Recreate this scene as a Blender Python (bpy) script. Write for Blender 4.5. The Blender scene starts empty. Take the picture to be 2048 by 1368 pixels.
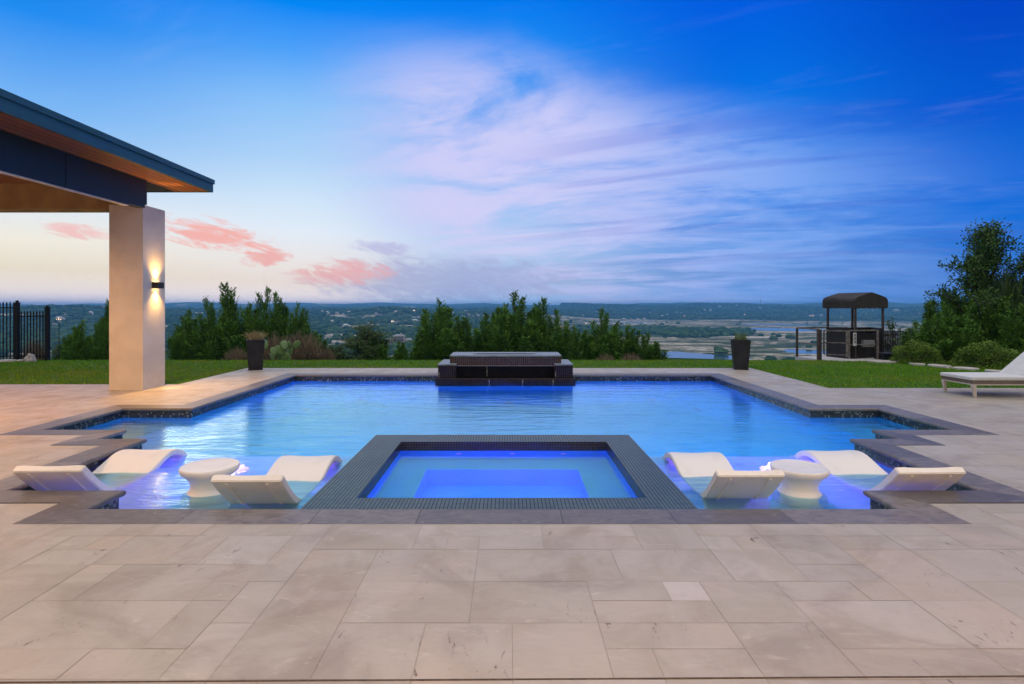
import bpy, bmesh, math, random
import numpy as np
from mathutils import Vector, noise
R = math.radians
sc = bpy.context.scene
C = sc.collection

# ------------------------------------------------------------------ camera
EYE, F = 1.52, 1138.0            # eye height (m), focal length in photo pixels
VX, VY = 1016.0, 612.0           # vanishing point in photo pixels
cd = bpy.data.cameras.new('camera'); cam = bpy.data.objects.new('camera', cd); C.objects.link(cam)
cam.location = (0, 0, EYE); cam.rotation_euler = (R(90), 0, 0)
cd.sensor_width = 36; cd.lens = 36*F/2048
cd.shift_x = (1024-VX)/2048; cd.shift_y = -(684-VY)/2048
cd.clip_start = 0.05; cd.clip_end = 60000
sc.camera = cam

# ------------------------------------------------------------------ exposure
sc.view_settings.view_transform = 'Standard'; sc.view_settings.look = 'None'
sc.view_settings.exposure = 0; sc.view_settings.gamma = 1
sc.cycles.use_denoising = True
sc.cycles.max_bounces = 10; sc.cycles.transmission_bounces = 6; sc.cycles.diffuse_bounces = 4
sc.cycles.sample_clamp_indirect = 6; sc.cycles.volume_bounces = 1
sc.cycles.volume_step_rate = 4

def lin(c):
    return tuple(((v/255)/12.92 if v/255 <= .04045 else ((v/255+.055)/1.055)**2.4) for v in c)

# ------------------------------------------------------------------ world: dusk sky
world = bpy.data.worlds.new('World'); sc.world = world; world.use_nodes = True
wt = world.node_tree; wt.nodes.clear()
def N(t, kind, **kw):
    n = t.nodes.new(kind)
    for k, v in kw.items():
        if k in n.inputs.keys() if isinstance(k, str) else False: n.inputs[k].default_value = v
        else: setattr(n, k, v)
    return n
def M(t, op, a, b=None, c=None, clamp=False):
    n = t.nodes.new('ShaderNodeMath'); n.operation = op; n.use_clamp = clamp
    for i, v in enumerate((a, b, c)):
        if v is None: continue
        if isinstance(v, (int, float)): n.inputs[i].default_value = v
        else: t.links.new(v, n.inputs[i])
    return n.outputs[0]
def mapr(t, v, a, b, c=0., d=1., smooth=True):
    n = t.nodes.new('ShaderNodeMapRange'); n.interpolation_type = 'SMOOTHSTEP' if smooth else 'LINEAR'
    t.links.new(v, n.inputs[0])
    for i, q in enumerate((a, b, c, d)): n.inputs[i+1].default_value = q
    return n.outputs[0]
def mixc(t, f, a, b, mode='MIX'):
    n = t.nodes.new('ShaderNodeMix'); n.data_type = 'RGBA'; n.blend_type = mode
    for s, v in ((n.inputs[0], f), (n.inputs[6], a), (n.inputs[7], b)):
        if isinstance(v, (int, float)): s.default_value = v
        elif isinstance(v, tuple): s.default_value = (*v[:3], 1)
        else: t.links.new(v, s)
    return n.outputs[2]
def ramp(t, v, stops, interp='LINEAR'):
    n = t.nodes.new('ShaderNodeValToRGB'); cr = n.color_ramp; cr.interpolation = interp
    while len(cr.elements) > 1: cr.elements.remove(cr.elements[-1])
    stops = sorted(stops)
    cr.elements[0].position = stops[0][0]; cr.elements[0].color = (*stops[0][1], 1)
    for p, c in stops[1:]:
        e = cr.elements.new(p); e.color = (*c, 1)
    if not isinstance(v, (int, float)): t.links.new(v, n.inputs[0])
    return n.outputs[0]
def combine(t, x, y, z):
    n = t.nodes.new('ShaderNodeCombineXYZ')
    for i, v in enumerate((x, y, z)):
        if isinstance(v, (int, float)): n.inputs[i].default_value = v
        else: t.links.new(v, n.inputs[i])
    return n.outputs[0]
def noisetex(t, vec, scale, detail=5, rough=.55, dist=0.):
    n = t.nodes.new('ShaderNodeTexNoise'); n.inputs['Scale'].default_value = scale
    n.inputs['Detail'].default_value = detail; n.inputs['Roughness'].default_value = rough
    n.inputs['Distortion'].default_value = dist
    if vec is not None: t.links.new(vec, n.inputs['Vector'])
    return n.outputs['Fac']

def build_sky():
    t = wt
    tc = t.nodes.new('ShaderNodeTexCoord'); sx = t.nodes.new('ShaderNodeSeparateXYZ')
    t.links.new(tc.outputs['Generated'], sx.inputs[0])
    x, y, z = sx.outputs
    hor = M(t, 'SQRT', M(t, 'ADD', M(t, 'MULTIPLY', x, x), M(t, 'MULTIPLY', y, y)))
    A = M(t, 'DIVIDE', x, M(t, 'MAXIMUM', hor, .001))
    E = M(t, 'MAXIMUM', z, 0.0)
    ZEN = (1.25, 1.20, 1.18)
    def st(rows, hi):
        rows = rows[:1]+[(.012, tuple(a*.5+b*.5 for a, b in zip(rows[0][1], rows[1][1])))]+rows[1:]
        # the horizon glows through the valley haze, so it is a little brighter than it looks
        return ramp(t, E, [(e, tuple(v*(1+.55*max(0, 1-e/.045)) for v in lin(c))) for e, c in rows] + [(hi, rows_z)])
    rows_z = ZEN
    S = [
     (-.66, st([(0,(205,195,205)),(.02,(230,216,208)),(.05,(244,230,206)),(.09,(248,242,226)),(.138,(228,238,246)),(.2,(165,205,246)),(.26,(125,185,246)),(.318,(88,163,245)),(.37,(30,140,242)),(.47,(20,120,235))], .85)),
     (-.34, st([(0,(215,205,212)),(.04,(242,226,212)),(.08,(242,238,236)),(.12,(232,241,251)),(.17,(212,233,252)),(.24,(175,212,250)),(.318,(140,195,250)),(.385,(80,163,250)),(.445,(0,135,246)),(.5,(0,125,242))], .85)),
     (-.02, st([(0,(150,178,215)),(.04,(170,194,228)),(.1,(186,210,245)),(.183,(160,196,247)),(.264,(125,172,245)),(.34,(85,158,245)),(.41,(30,142,245)),(.473,(0,122,240)),(.52,(0,112,232))], .85)),
     (.38, st([(0,(88,132,195)),(.05,(108,152,218)),(.1,(98,155,232)),(.17,(66,140,235)),(.24,(35,130,235)),(.318,(5,117,230)),(.385,(0,103,226)),(.445,(0,92,224)),(.5,(0,88,218))], .85)),
     (.67, st([(0,(48,95,172)),(.03,(55,112,196)),(.07,(25,112,212)),(.12,(5,110,220)),(.2,(0,100,216)),(.3,(0,84,206)),(.37,(0,70,200)),(.47,(0,66,190))], .85)),
    ]
    col = S[0][1]
    for (a0, _), (a1, c1) in zip(S[:-1], S[1:]):
        col = mixc(t, mapr(t, A, a0, a1), col, c1)
    # clouds live on a plane high above: the direction is divided by its height
    zz = M(t, 'ADD', E, .12)
    px = M(t, 'DIVIDE', x, zz); py = M(t, 'DIVIDE', y, zz)
    ca, sa = math.cos(R(-24)), math.sin(R(-24))
    u = M(t, 'ADD', M(t, 'MULTIPLY', px, ca), M(t, 'MULTIPLY', py, sa))
    v = M(t, 'SUBTRACT', M(t, 'MULTIPLY', py, ca), M(t, 'MULTIPLY', px, sa))
    vec = combine(t, M(t, 'MULTIPLY', u, .85), M(t, 'MULTIPLY', v, 1.25), 2.2)
    n1 = noisetex(t, vec, 1.15, 9, .62, .5)
    vec2 = combine(t, M(t, 'MULTIPLY', u, .55), M(t, 'MULTIPLY', v, 1.4), 3.7)
    n2 = noisetex(t, vec2, 3.4, 9, .64, .5)
    n0 = noisetex(t, combine(t, M(t, 'MULTIPLY', u, .5), v, 9.), .55, 2, .5)
    dens = M(t, 'ADD', M(t, 'ADD', M(t, 'MULTIPLY', n1, .66), M(t, 'MULTIPLY', n2, .26)), M(t, 'MULTIPLY', n0, .22))
    m1 = mapr(t, dens, .44, .65)
    # where the veil of cloud stands
    side = M(t, 'MULTIPLY', mapr(t, A, -.36, -.10), mapr(t, A, .74, .34))
    # the upper edge of the veil runs down to the right
    top = M(t, 'SUBTRACT', .43, M(t, 'MULTIPLY', M(t, 'MAXIMUM', A, 0.), .30))
    lim = mapr(t, M(t, 'SUBTRACT', top, E), -.03, .10)
    low = mapr(t, M(t, 'ADD', E, M(t, 'MULTIPLY', A, .45)), -.02, .11)
    reg = M(t, 'MULTIPLY', M(t, 'MULTIPLY', side, lim), low)
    white = mixc(t, mapr(t, A, 0., .5), lin((216, 212, 250)), lin((140, 178, 248)))
    col = mixc(t, M(t, 'MULTIPLY', M(t, 'MULTIPLY', m1, reg), .88), col, white)
    # darker blue-violet bands on the right
    m2 = mapr(t, noisetex(t, combine(t, M(t, 'MULTIPLY', u, .3), M(t, 'MULTIPLY', v, 1.6), 7.3), 1.7, 6, .55, .4), .50, .66)
    dark = M(t, 'MULTIPLY', M(t, 'MULTIPLY', m2, mapr(t, A, -.08, .25)), .30)
    col = mixc(t, M(t, 'MULTIPLY', dark, mapr(t, E, .40, .24)), col, mixc(t, mapr(t, E, .0, .3), lin((88, 118, 200)), lin((0, 78, 212))))
    # thin high wisps elsewhere
    m3 = M(t, 'MULTIPLY', mapr(t, n2, .52, .75), M(t, 'MULTIPLY', mapr(t, E, .6, .3), .05))
    col = mixc(t, m3, col, lin((225, 228, 250)))
    # pink clouds low on the left, lilac bank right of them
    av = combine(t, M(t, 'MULTIPLY', A, 11.), M(t, 'ADD', M(t, 'MULTIPLY', E, 34.), M(t, 'MULTIPLY', A, 7.)), 0.)
    pn = noisetex(t, av, 2.1, 9, .66, .9)
    def blob(a, e, wa, we, tilt=0.):
        da = M(t, 'SUBTRACT', A, a)
        de = M(t, 'ADD', M(t, 'SUBTRACT', E, e), M(t, 'MULTIPLY', da, tilt))
        da = M(t, 'DIVIDE', da, wa); de = M(t, 'DIVIDE', de, we)
        return mapr(t, M(t, 'ADD', M(t, 'MULTIPLY', da, da), M(t, 'MULTIPLY', de, de)), 1., 0., 0., 1., False)
    def put(col, b, lo, hi, amt, c):
        k = M(t, 'ADD', pn, M(t, 'MULTIPLY', M(t, 'SUBTRACT', b, .5), .42))
        m = M(t, 'MULTIPLY', M(t, 'MULTIPLY', mapr(t, k, lo-.03, hi+.14), mapr(t, b, .0, .5)), amt)
        return mixc(t, m, col, c)
    col = put(col, blob(-.10, .045, .30, .055, 0.), .36, .60, .72, lin((168, 174, 216)))
    col = put(col, blob(-.215, .100, .07, .016, .05), .45, .6, .6, lin((176, 170, 220)))
    col = put(col, blob(-.465, .112, .115, .032, .16), .48, .58, .90, lin((252, 176, 164)))
    col = put(col, blob(-.390, .078, .05, .018, -.1), .46, .58, .8, lin((248, 168, 158)))
    col = put(col, blob(-.275, .056, .115, .032, -.05), .47, .60, .80, lin((247, 180, 174)))
    col = put(col, blob(-.600, .104, .05, .018, .1), .50, .62, .75, lin((250, 188, 184)))
    # the sky behind the house is a plain pale rose dusk
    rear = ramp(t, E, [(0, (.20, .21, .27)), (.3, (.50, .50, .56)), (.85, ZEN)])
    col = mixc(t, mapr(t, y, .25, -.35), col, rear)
    # below the horizon: dim ground tone
    col = mixc(t, mapr(t, z, -.02, -.1), col, lin((60, 75, 90)))
    bg = t.nodes.new('ShaderNodeBackground'); out = t.nodes.new('ShaderNodeOutputWorld')
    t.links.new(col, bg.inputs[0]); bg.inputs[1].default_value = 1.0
    t.links.new(bg.outputs[0], out.inputs[0])
build_sky()

# a trace of the sun that has just set behind the hills on the left
sl = bpy.data.lights.new('sun', 'SUN'); so = bpy.data.objects.new('sun', sl); C.objects.link(so)
sl.energy = 0.12; sl.angle = R(12); sl.color = (1, .72, .5)
so.rotation_euler = (R(86), 0, R(-150)); so.location = (-40, 40, 10)

# ------------------------------------------------------------------ material helpers
MATS = {}
def newmat(name):
    m = bpy.data.materials.new(name); m.use_nodes = True; t = m.node_tree
    b = t.nodes['Principled BSDF']; MATS[name] = m
    return m, t, b
def pos(t):
    return t.nodes.new('ShaderNodeTexCoord').outputs['Object']
def geo(t):
    return t.nodes.new('ShaderNodeNewGeometry')
def scalev(t, vec, s):
    n = t.nodes.new('ShaderNodeVectorMath'); n.operation = 'MULTIPLY'; t.links.new(vec, n.inputs[0]); n.inputs[1].default_value = s
    return n.outputs[0]
def bump(t, b, h, strength=.3, dist=.01):
    n = t.nodes.new('ShaderNodeBump'); n.inputs['Strength'].default_value = strength; n.inputs['Distance'].default_value = dist
    t.links.new(h, n.inputs['Height']); t.links.new(n.outputs[0], b.inputs['Normal'])
def simple(name, c1, c2=None, rough=.6, scale=6., metal=0., stretch=(1,1,1), bmp=0., lo=.35, hi=.65, spec=None):
    m, t, b = newmat(name)
    c2 = c2 or tuple(v*.8 for v in c1)
    n = noisetex(t, scalev(t, pos(t), stretch), scale, 6)
    t.links.new(mixc(t, mapr(t, n, lo, hi), c1, c2), b.inputs['Base Color'])
    b.inputs['Roughness'].default_value = rough; b.inputs['Metallic'].default_value = metal
    if spec is not None: b.inputs['Specular IOR Level'].default_value = spec
    if bmp: bump(t, b, n, bmp, .01)
    return m
def foliage_mat(name, dark, light, rough=.6, trans=.25):
    m, t, b = newmat(name)
    r = geo(t).outputs['Random Per Island']
    n = noisetex(t, pos(t), 3.2, 3)
    f = M(t, 'ADD', M(t, 'MULTIPLY', r, .6), M(t, 'MULTIPLY', mapr(t, n, .35, .65), .4))
    t.links.new(mixc(t, f, dark, light), b.inputs['Base Color'])
    b.inputs['Roughness'].default_value = rough; b.inputs['Specular IOR Level'].default_value = .25
    return m
def emit(name, c, s):
    m, t, b = newmat(name)
    b.inputs['Base Color'].default_value = (*c, 1); b.inputs['Emission Color'].default_value = (*c, 1); b.inputs['Emission Strength'].default_value = s
    return m

# ------------------------------------------------------------------ mesh helpers
class MB:
    """collects vertices, faces, one material index per face"""
    def __init__(s): s.v = []; s.f = []; s.mi = []; s.col = []; s.n = 0
    def add(s, verts, faces, mi=0, col=None):
        verts = np.asarray(verts, float).reshape(-1, 3); o = s.n
        s.v.append(verts); s.n += len(verts)
        s.f += [tuple(i+o for i in f) for f in faces]; s.mi += [mi]*len(faces)
        s.col.append(np.tile(col if col is not None else (1, 1, 1), (len(verts), 1)))
    def box(s, a, b, mi=0, col=None):
        x0, y0, z0 = a; x1, y1, z1 = b
        s.add([(x0,y0,z0),(x1,y0,z0),(x1,y1,z0),(x0,y1,z0),(x0,y0,z1),(x1,y0,z1),(x1,y1,z1),(x0,y1,z1)],
              [(3,2,1,0),(4,5,6,7),(0,1,5,4),(1,2,6,5),(2,3,7,6),(3,0,4,7)], mi, col)
    def bar(s, p, q, w, d=None, mi=0):
        p = np.array(p, float); q = np.array(q, float); d = d or w
        a = (q-p)/np.linalg.norm(q-p); up = np.array((0,0,1.)) if abs(a[2]) < .9 else np.array((0,1.,0))
        e = np.cross(a, up); e /= np.linalg.norm(e); g = np.cross(e, a)
        vs = [c+e*sx*w/2+g*sy*d/2 for c in (p, q) for sx, sy in ((-1,-1),(1,-1),(1,1),(-1,1))]
        s.add(vs, [(0,1,2,3),(7,6,5,4),(0,4,5,1),(1,5,6,2),(2,6,7,3),(3,7,4,0)], mi)
    def tube(s, pts, rad, n=6, mi=0):
        pts = [np.array(p, float) for p in pts]; rings = []
        if isinstance(rad, (int, float)): rad = [rad]*len(pts)
        for i, p in enumerate(pts):
            a = pts[min(i+1, len(pts)-1)]-pts[max(i-1, 0)]; a = a/(np.linalg.norm(a)+1e-9)
            up = np.array((0,0,1.)) if abs(a[2]) < .9 else np.array((1.,0,0))
            e = np.cross(a, up); e /= np.linalg.norm(e); g = np.cross(e, a)
            rings += [p+rad[i]*(math.cos(k*2*math.pi/n)*e+math.sin(k*2*math.pi/n)*g) for k in range(n)]
        fs = [(i*n+k, i*n+(k+1)%n, (i+1)*n+(k+1)%n, (i+1)*n+k) for i in range(len(pts)-1) for k in range(n)]
        fs += [tuple(range(n))[::-1], tuple((len(pts)-1)*n+k for k in range(n))]
        s.add(rings, fs, mi)
    def lathe(s, prof, n=40, cx=0, cy=0, mi=0):
        vs = [(cx+r*math.cos(k*2*math.pi/n), cy+r*math.sin(k*2*math.pi/n), z) for r, z in prof for k in range(n)]
        fs = [(i*n+k, i*n+(k+1)%n, (i+1)*n+(k+1)%n, (i+1)*n+k) for i in range(len(prof)-1) for k in range(n)]
        fs += [tuple(range(n))[::-1], tuple((len(prof)-1)*n+k for k in range(n))]
        s.add(vs, fs, mi)
    def leaves(s, P, D, L, W, rng, mi=0):
        """diamond leaves: base points P, directions D, length L, width W (numpy)"""
        n = len(P); D = D/(np.linalg.norm(D, axis=1, keepdims=True)+1e-9)
        rnd = rng.normal(size=(n, 3)); S = np.cross(D, rnd); S /= (np.linalg.norm(S, axis=1, keepdims=True)+1e-9)
        L = np.broadcast_to(L, (n,))[:, None]; W = np.broadcast_to(W, (n,))[:, None]
        v = np.stack([P, P+D*L*.45+S*W*.5, P+D*L, P+D*L*.45-S*W*.5], 1).reshape(-1, 3)
        o = s.n; s.v.append(v); s.n += 4*n
        base = (np.arange(n)*4+o)[:, None]+np.arange(4)
        s.f += [tuple(r) for r in base.tolist()]; s.mi += [mi]*n; s.col.append(np.ones((4*n, 3)))
    def mesh(s, name, mats, smooth=False, colattr=False):
        me = bpy.data.meshes.new(name); V = np.concatenate(s.v)
        me.from_pydata(V.tolist(), [], s.f)
        for m in (mats if isinstance(mats, (list, tuple)) else [mats]): me.materials.append(m)
        me.polygons.foreach_set('material_index', s.mi)
        if smooth: me.polygons.foreach_set('use_smooth', [True]*len(s.f))
        if colattr:
            ca = me.color_attributes.new('tint', 'FLOAT_COLOR', 'POINT'); cc = np.concatenate(s.col)
            ca.data.foreach_set('color', np.concatenate([cc, np.ones((len(cc), 1))], 1).astype(np.float32).ravel())
        me.update(); return me
    def build(s, name, mats, parent=None, smooth=False, colattr=False, bevel=0.):
        me = s.mesh(name, mats, smooth, colattr)
        if bevel:
            bm = bmesh.new(); bm.from_mesh(me)
            bmesh.ops.bevel(bm, geom=[e for e in bm.edges if len(e.link_faces) == 2 and e.calc_face_angle(0) > .6], offset=bevel, segments=2, affect='EDGES', profile=.6)
            bm.to_mesh(me); bm.free()
        o = bpy.data.objects.new(name, me); C.objects.link(o)
        if parent: o.parent = parent
        return o
def tag(o, label=None, cat=None, group=None, kind=None):
    if label: o['label'] = label
    if cat: o['category'] = cat
    if group: o['group'] = group
    if kind: o['kind'] = kind
    return o
def thing(name, loc, label, cat, group=None, rz=0.):
    o = bpy.data.objects.new(name, None); C.objects.link(o); o.location = loc; o.rotation_euler = (0, 0, rz)
    o.empty_display_size = .1
    return tag(o, label, cat, group)
def structure(o): o['kind'] = 'structure'; return o
def copy_tree(o, parent=None):
    c = o.copy(); C.objects.link(c); c.parent = parent
    for ch in list(o.children): copy_tree(ch, c)
    return c
def at(px, Y, z=0.):            # a point Y metres ahead whose bearing is photo column px
    return Vector(((px-VX)/F*Y, Y, z))
def zat(py, Y): return EYE-(py-VY)/F*Y

# ------------------------------------------------------------------ pool layout (metres)
CX = -.11
U = [(-3.15, 4.27, 2.93, 4.70), (-4.13, 4.68, 3.91, 6.52), (-4.69, 6.50, 4.47, 7.02), (-5.71, 7.0, 5.49, 8.44), (-4.68, 8.42, 4.46, 12.53)]
OUTL = [(-3.15,4.27),(2.93,4.27),(2.93,4.70),(3.91,4.70),(3.91,6.52),(4.47,6.52),(4.47,7.0),(5.49,7.0),(5.49,8.44),(4.46,8.44),(4.46,12.53),
        (-4.68,12.53),(-4.68,8.44),(-5.71,8.44),(-5.71,7.0),(-4.69,7.0),(-4.69,6.52),(-4.13,6.52),(-4.13,4.70),(-3.15,4.70)]
SPA = (-1.561, 4.274, 1.426, 6.73)
SPI = (-1.20, 4.52, 1.10, 6.384)
WZ, SWZ = -.125, -.088
COPW = .305
def inside(x, y, e=0.):
    return any(a-e < x < c+e and b-e < y < d+e for a, b, c, d in U)

# ---- materials for it
def patio_mat():
    m, t, b = newmat('limestone')
    at_ = t.nodes.new('ShaderNodeAttribute'); at_.attribute_name = 'tint'
    p = pos(t)
    off = t.nodes.new('ShaderNodeVectorMath'); off.operation = 'MULTIPLY_ADD'
    t.links.new(at_.outputs['Color'], off.inputs[0]); off.inputs[1].default_value = (17, 23, 31); t.links.new(p, off.inputs[2])
    q = off.outputs[0]
    sx = t.nodes.new('ShaderNodeSeparateColor'); t.links.new(at_.outputs['Color'], sx.inputs[0])
    base = ramp(t, sx.outputs[0], [(0, (.39,.352,.285)), (.35, (.42,.380,.310)), (.7, (.445,.405,.335)), (.93, (.465,.425,.36)), (1, (.52,.51,.47))])
    cloud = mapr(t, noisetex(t, scalev(t, q, (1.4, 1.0, 1)), 1.7, 5, .6, .6), .38, .68)
    base = mixc(t, M(t, 'MULTIPLY', cloud, .55), base, (.30,.27,.225))
    fine = mapr(t, noisetex(t, scalev(t, q, (1, 3, 1)), 14, 6, .7), .3, .7)
    base = mixc(t, M(t, 'MULTIPLY', fine, .16), base, (.30,.26,.23))
    warm = mapr(t, noisetex(t, scalev(t, q, (1, 1, 1)), .9, 3), .45, .7)
    base = mixc(t, M(t, 'MULTIPLY', warm, .35), base, (.50,.385,.29))
    stain_ = mapr(t, noisetex(t, scalev(t, p, (.8, 1.2, 1)), 1.1, 7, .62, 1.4), .46, .70)
    base = mixc(t, M(t, 'MULTIPLY', stain_, .60), base, (.26,.215,.17))
    scuff = mapr(t, noisetex(t, scalev(t, p, (1.0, 2.2, 1)), 2.6, 9, .7, 2.0), .56, .74)
    base = mixc(t, M(t, 'MULTIPLY', scuff, .45), base, (.62,.56,.50))
    # pits and veins in some tiles only
    v = t.nodes.new('ShaderNodeTexNoise'); v.inputs['Scale'].default_value = 9; v.inputs['Detail'].default_value = 8; v.inputs['Roughness'].default_value = .72; v.inputs['Distortion'].default_value = 1.6
    t.links.new(scalev(t, q, (1.7, .55, 1)), v.inputs['Vector'])
    pit = M(t, 'MULTIPLY', mapr(t, v.outputs['Fac'], .60, .65), mapr(t, noisetex(t, q, 1.9, 3), .52, .60))
    pit = M(t, 'MULTIPLY', pit, mapr(t, sx.outputs[1], .50, .58))
    base = mixc(t, M(t, 'MULTIPLY', pit, .9), base, (.10,.065,.035))
    white = M(t, 'MULTIPLY', mapr(t, noisetex(t, scalev(t, q, (1, 2, 1)), 5, 6, .65, 1.5), .66, .72), mapr(t, sx.outputs[2], .6, .75))
    base = mixc(t, M(t, 'MULTIPLY', white, .45), base, (.66,.62,.58))
    t.links.new(base, b.inputs['Base Color'])
    t.links.new(mapr(t, cloud, 0, 1, .46, .62), b.inputs['Roughness'])
    bump(t, b, M(t, 'SUBTRACT', fine, M(t, 'MULTIPLY', pit, 2.)), .12, .006)
    return m
def coping_mat():
    m, t, b = newmat('slate_coping')
    at_ = t.nodes.new('ShaderNodeAttribute'); at_.attribute_name = 'tint'
    sx = t.nodes.new('ShaderNodeSeparateColor'); t.links.new(at_.outputs['Color'], sx.inputs[0])
    p = pos(t)
    off = t.nodes.new('ShaderNodeVectorMath'); off.operation = 'MULTIPLY_ADD'
    t.links.new(at_.outputs['Color'], off.inputs[0]); off.inputs[1].default_value = (17, 23, 31); t.links.new(p, off.inputs[2])
    q = off.outputs[0]
    base = ramp(t, sx.outputs[0], [(0, (.115,.104,.096)), (.5, (.165,.146,.132)), (1, (.235,.205,.18))])
    n = noisetex(t, scalev(t, q, (1.5, 3, 1)), 4, 8, .68, 1.2)
    base = mixc(t, M(t, 'MULTIPLY', mapr(t, n, .35, .65), .6), base, (.075,.068,.064))
    r = mapr(t, noisetex(t, scalev(t, q, (1, 2, 1)), 6, 6, .6, 2.2), .60, .66)
    base = mixc(t, M(t, 'MULTIPLY', r, .35), base, (.30,.27,.245))
    t.links.new(base, b.inputs['Base Color']); b.inputs['Roughness'].default_value = .42
    bump(t, b, n, .35, .01)
    return m
def mosaic_mat(name, c1, c2, grout, size, vertical=False, gw=.1, rough=.25, fresh=0., bmp=.4, spec=.5):
    m, t, b = newmat(name)
    sx = t.nodes.new('ShaderNodeSeparateXYZ'); t.links.new(pos(t), sx.inputs[0])
    if vertical:
        u = M(t, 'ADD', sx.outputs[0], sx.outputs[1]); v = sx.outputs[2]
    else: u, v = sx.outputs[0], sx.outputs[1]
    us = M(t, 'DIVIDE', u, size); vs = M(t, 'DIVIDE', v, size)
    fu = M(t, 'FRACT', us); fv = M(t, 'FRACT', vs)
    du = M(t, 'ABSOLUTE', M(t, 'SUBTRACT', fu, .5)); dv = M(t, 'ABSOLUTE', M(t, 'SUBTRACT', fv, .5))
    g = mapr(t, M(t, 'MAXIMUM', du, dv), .5-gw, .5-gw*.45)
    wn = t.nodes.new('ShaderNodeTexWhiteNoise'); wn.noise_dimensions = '2D'
    t.links.new(combine(t, M(t, 'FLOOR', us), M(t, 'FLOOR', vs), 0.), wn.inputs['Vector'])
    c = mixc(t, wn.outputs['Value'], c1, c2)
    if fresh:
        c = mixc(t, M(t, 'MULTIPLY', M(t, 'GREATER_THAN', wn.outputs['Value'], .86), fresh), c, (.42,.47,.42))
    big = noisetex(t, pos(t), 2.2, 4)
    c = mixc(t, M(t, 'MULTIPLY', mapr(t, big, .4, .7), .4), c, tuple(v*.5 for v in c2))
    t.links.new(mixc(t, g, c, grout), b.inputs['Base Color'])
    t.links.new(mapr(t, g, 0, 1, rough, .8), b.inputs['Roughness'])
    bump(t, b, M(t, 'SUBTRACT', 1., g), bmp, .003); b.inputs['Specular IOR Level'].default_value = spec
    return m
def water_mat(name, scale=1., ior=1.33, gain=1.):
    m = bpy.data.materials.new(name); m.use_nodes = True; t = m.node_tree; t.nodes.clear()
    MATS[name] = m
    out = t.nodes.new('ShaderNodeOutputMaterial'); p = pos(t)
    fr = t.nodes.new('ShaderNodeFresnel'); fr.inputs[0].default_value = ior
    n1 = noisetex(t, scalev(t, p, (.8, 3.0, 1)), 6.0*scale, 5, .6, .6)
    n2 = noisetex(t, scalev(t, p, (.7, 2.6, 1)), 2.0*scale, 3, .5, .5)
    h = M(t, 'ADD', M(t, 'MULTIPLY', n1, .35), n2)
    bp = t.nodes.new('ShaderNodeBump'); bp.inputs['Strength'].default_value = .36*scale; bp.inputs['Distance'].default_value = .03
    t.links.new(h, bp.inputs['Height']); t.links.new(bp.outputs[0], fr.inputs['Normal'])
    gl = t.nodes.new('ShaderNodeBsdfGlossy'); gl.inputs['Roughness'].default_value = .07; gl.inputs['Color'].default_value = (.60, .95, .96, 1)
    rf = t.nodes.new('ShaderNodeBsdfRefraction'); rf.inputs['IOR'].default_value = 1.33; rf.inputs['Roughness'].default_value = .05
    rf.inputs['Color'].default_value = (.84, .98, 1, 1)
    for k in (gl, rf): t.links.new(bp.outputs[0], k.inputs['Normal'])
    mx = t.nodes.new('ShaderNodeMixShader'); t.links.new(M(t, 'POWER', fr.outputs[0], gain), mx.inputs[0])
    t.links.new(rf.outputs[0], mx.inputs[1]); t.links.new(gl.outputs[0], mx.inputs[2]); t.links.new(mx.outputs[0], out.inputs[0])
    return m
patio_m, coping_m = patio_mat(), coping_mat()
plaster = simple('pool_plaster', (.06,.54,.68), (.04,.46,.60), .5, 1.5)
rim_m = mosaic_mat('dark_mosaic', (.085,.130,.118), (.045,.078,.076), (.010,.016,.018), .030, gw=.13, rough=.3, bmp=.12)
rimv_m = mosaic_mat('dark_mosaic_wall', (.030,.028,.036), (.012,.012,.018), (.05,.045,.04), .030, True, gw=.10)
band_m = mosaic_mat('iridescent_waterline_tile', (.06,.075,.085), (.014,.02,.03), (.01,.012,.015), .026, True, fresh=.5, gw=.12)
grout_m = simple('grout', (.39,.345,.28), (.31,.265,.215), .9, 5)
water_m = water_mat('pool_water', 1., 1.38, .48); spawater_m = water_mat('spa_water', .35)

# ---- patio tiles
rng = random.Random(4)
MOD = .2065; X0, Y0 = .02, 3.968
LAWN_L, LAWN_R, LAWN_B = -6.4, 5.95, 13.95
deck_rects = [(-16, -5.6, LAWN_L, 11.05), (LAWN_L, -5.6, LAWN_R, LAWN_B), (LAWN_R, -5.6, 17, 10.55)]
pool_rects = [(a-COPW+.002, b-COPW+.002, c+COPW-.002, d+COPW-.002) for a, b, c, d in U]
def sub(rs, h):
    out = []
    for a, b, c, d in rs:
        ha, hb, hc, hd = h
        if hc <= a or ha >= c or hd <= b or hb >= d: out.append((a,b,c,d)); continue
        if hb > b: out.append((a,b,c,hb)); b = hb
        if hd < d: out.append((a,hd,c,d)); d = hd
        if ha > a: out.append((a,b,ha,d))
        if hc < c: out.append((hc,b,c,d))
    return [(a,b,c,d) for a,b,c,d in out if c-a > .004 and d-b > .004]
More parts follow.
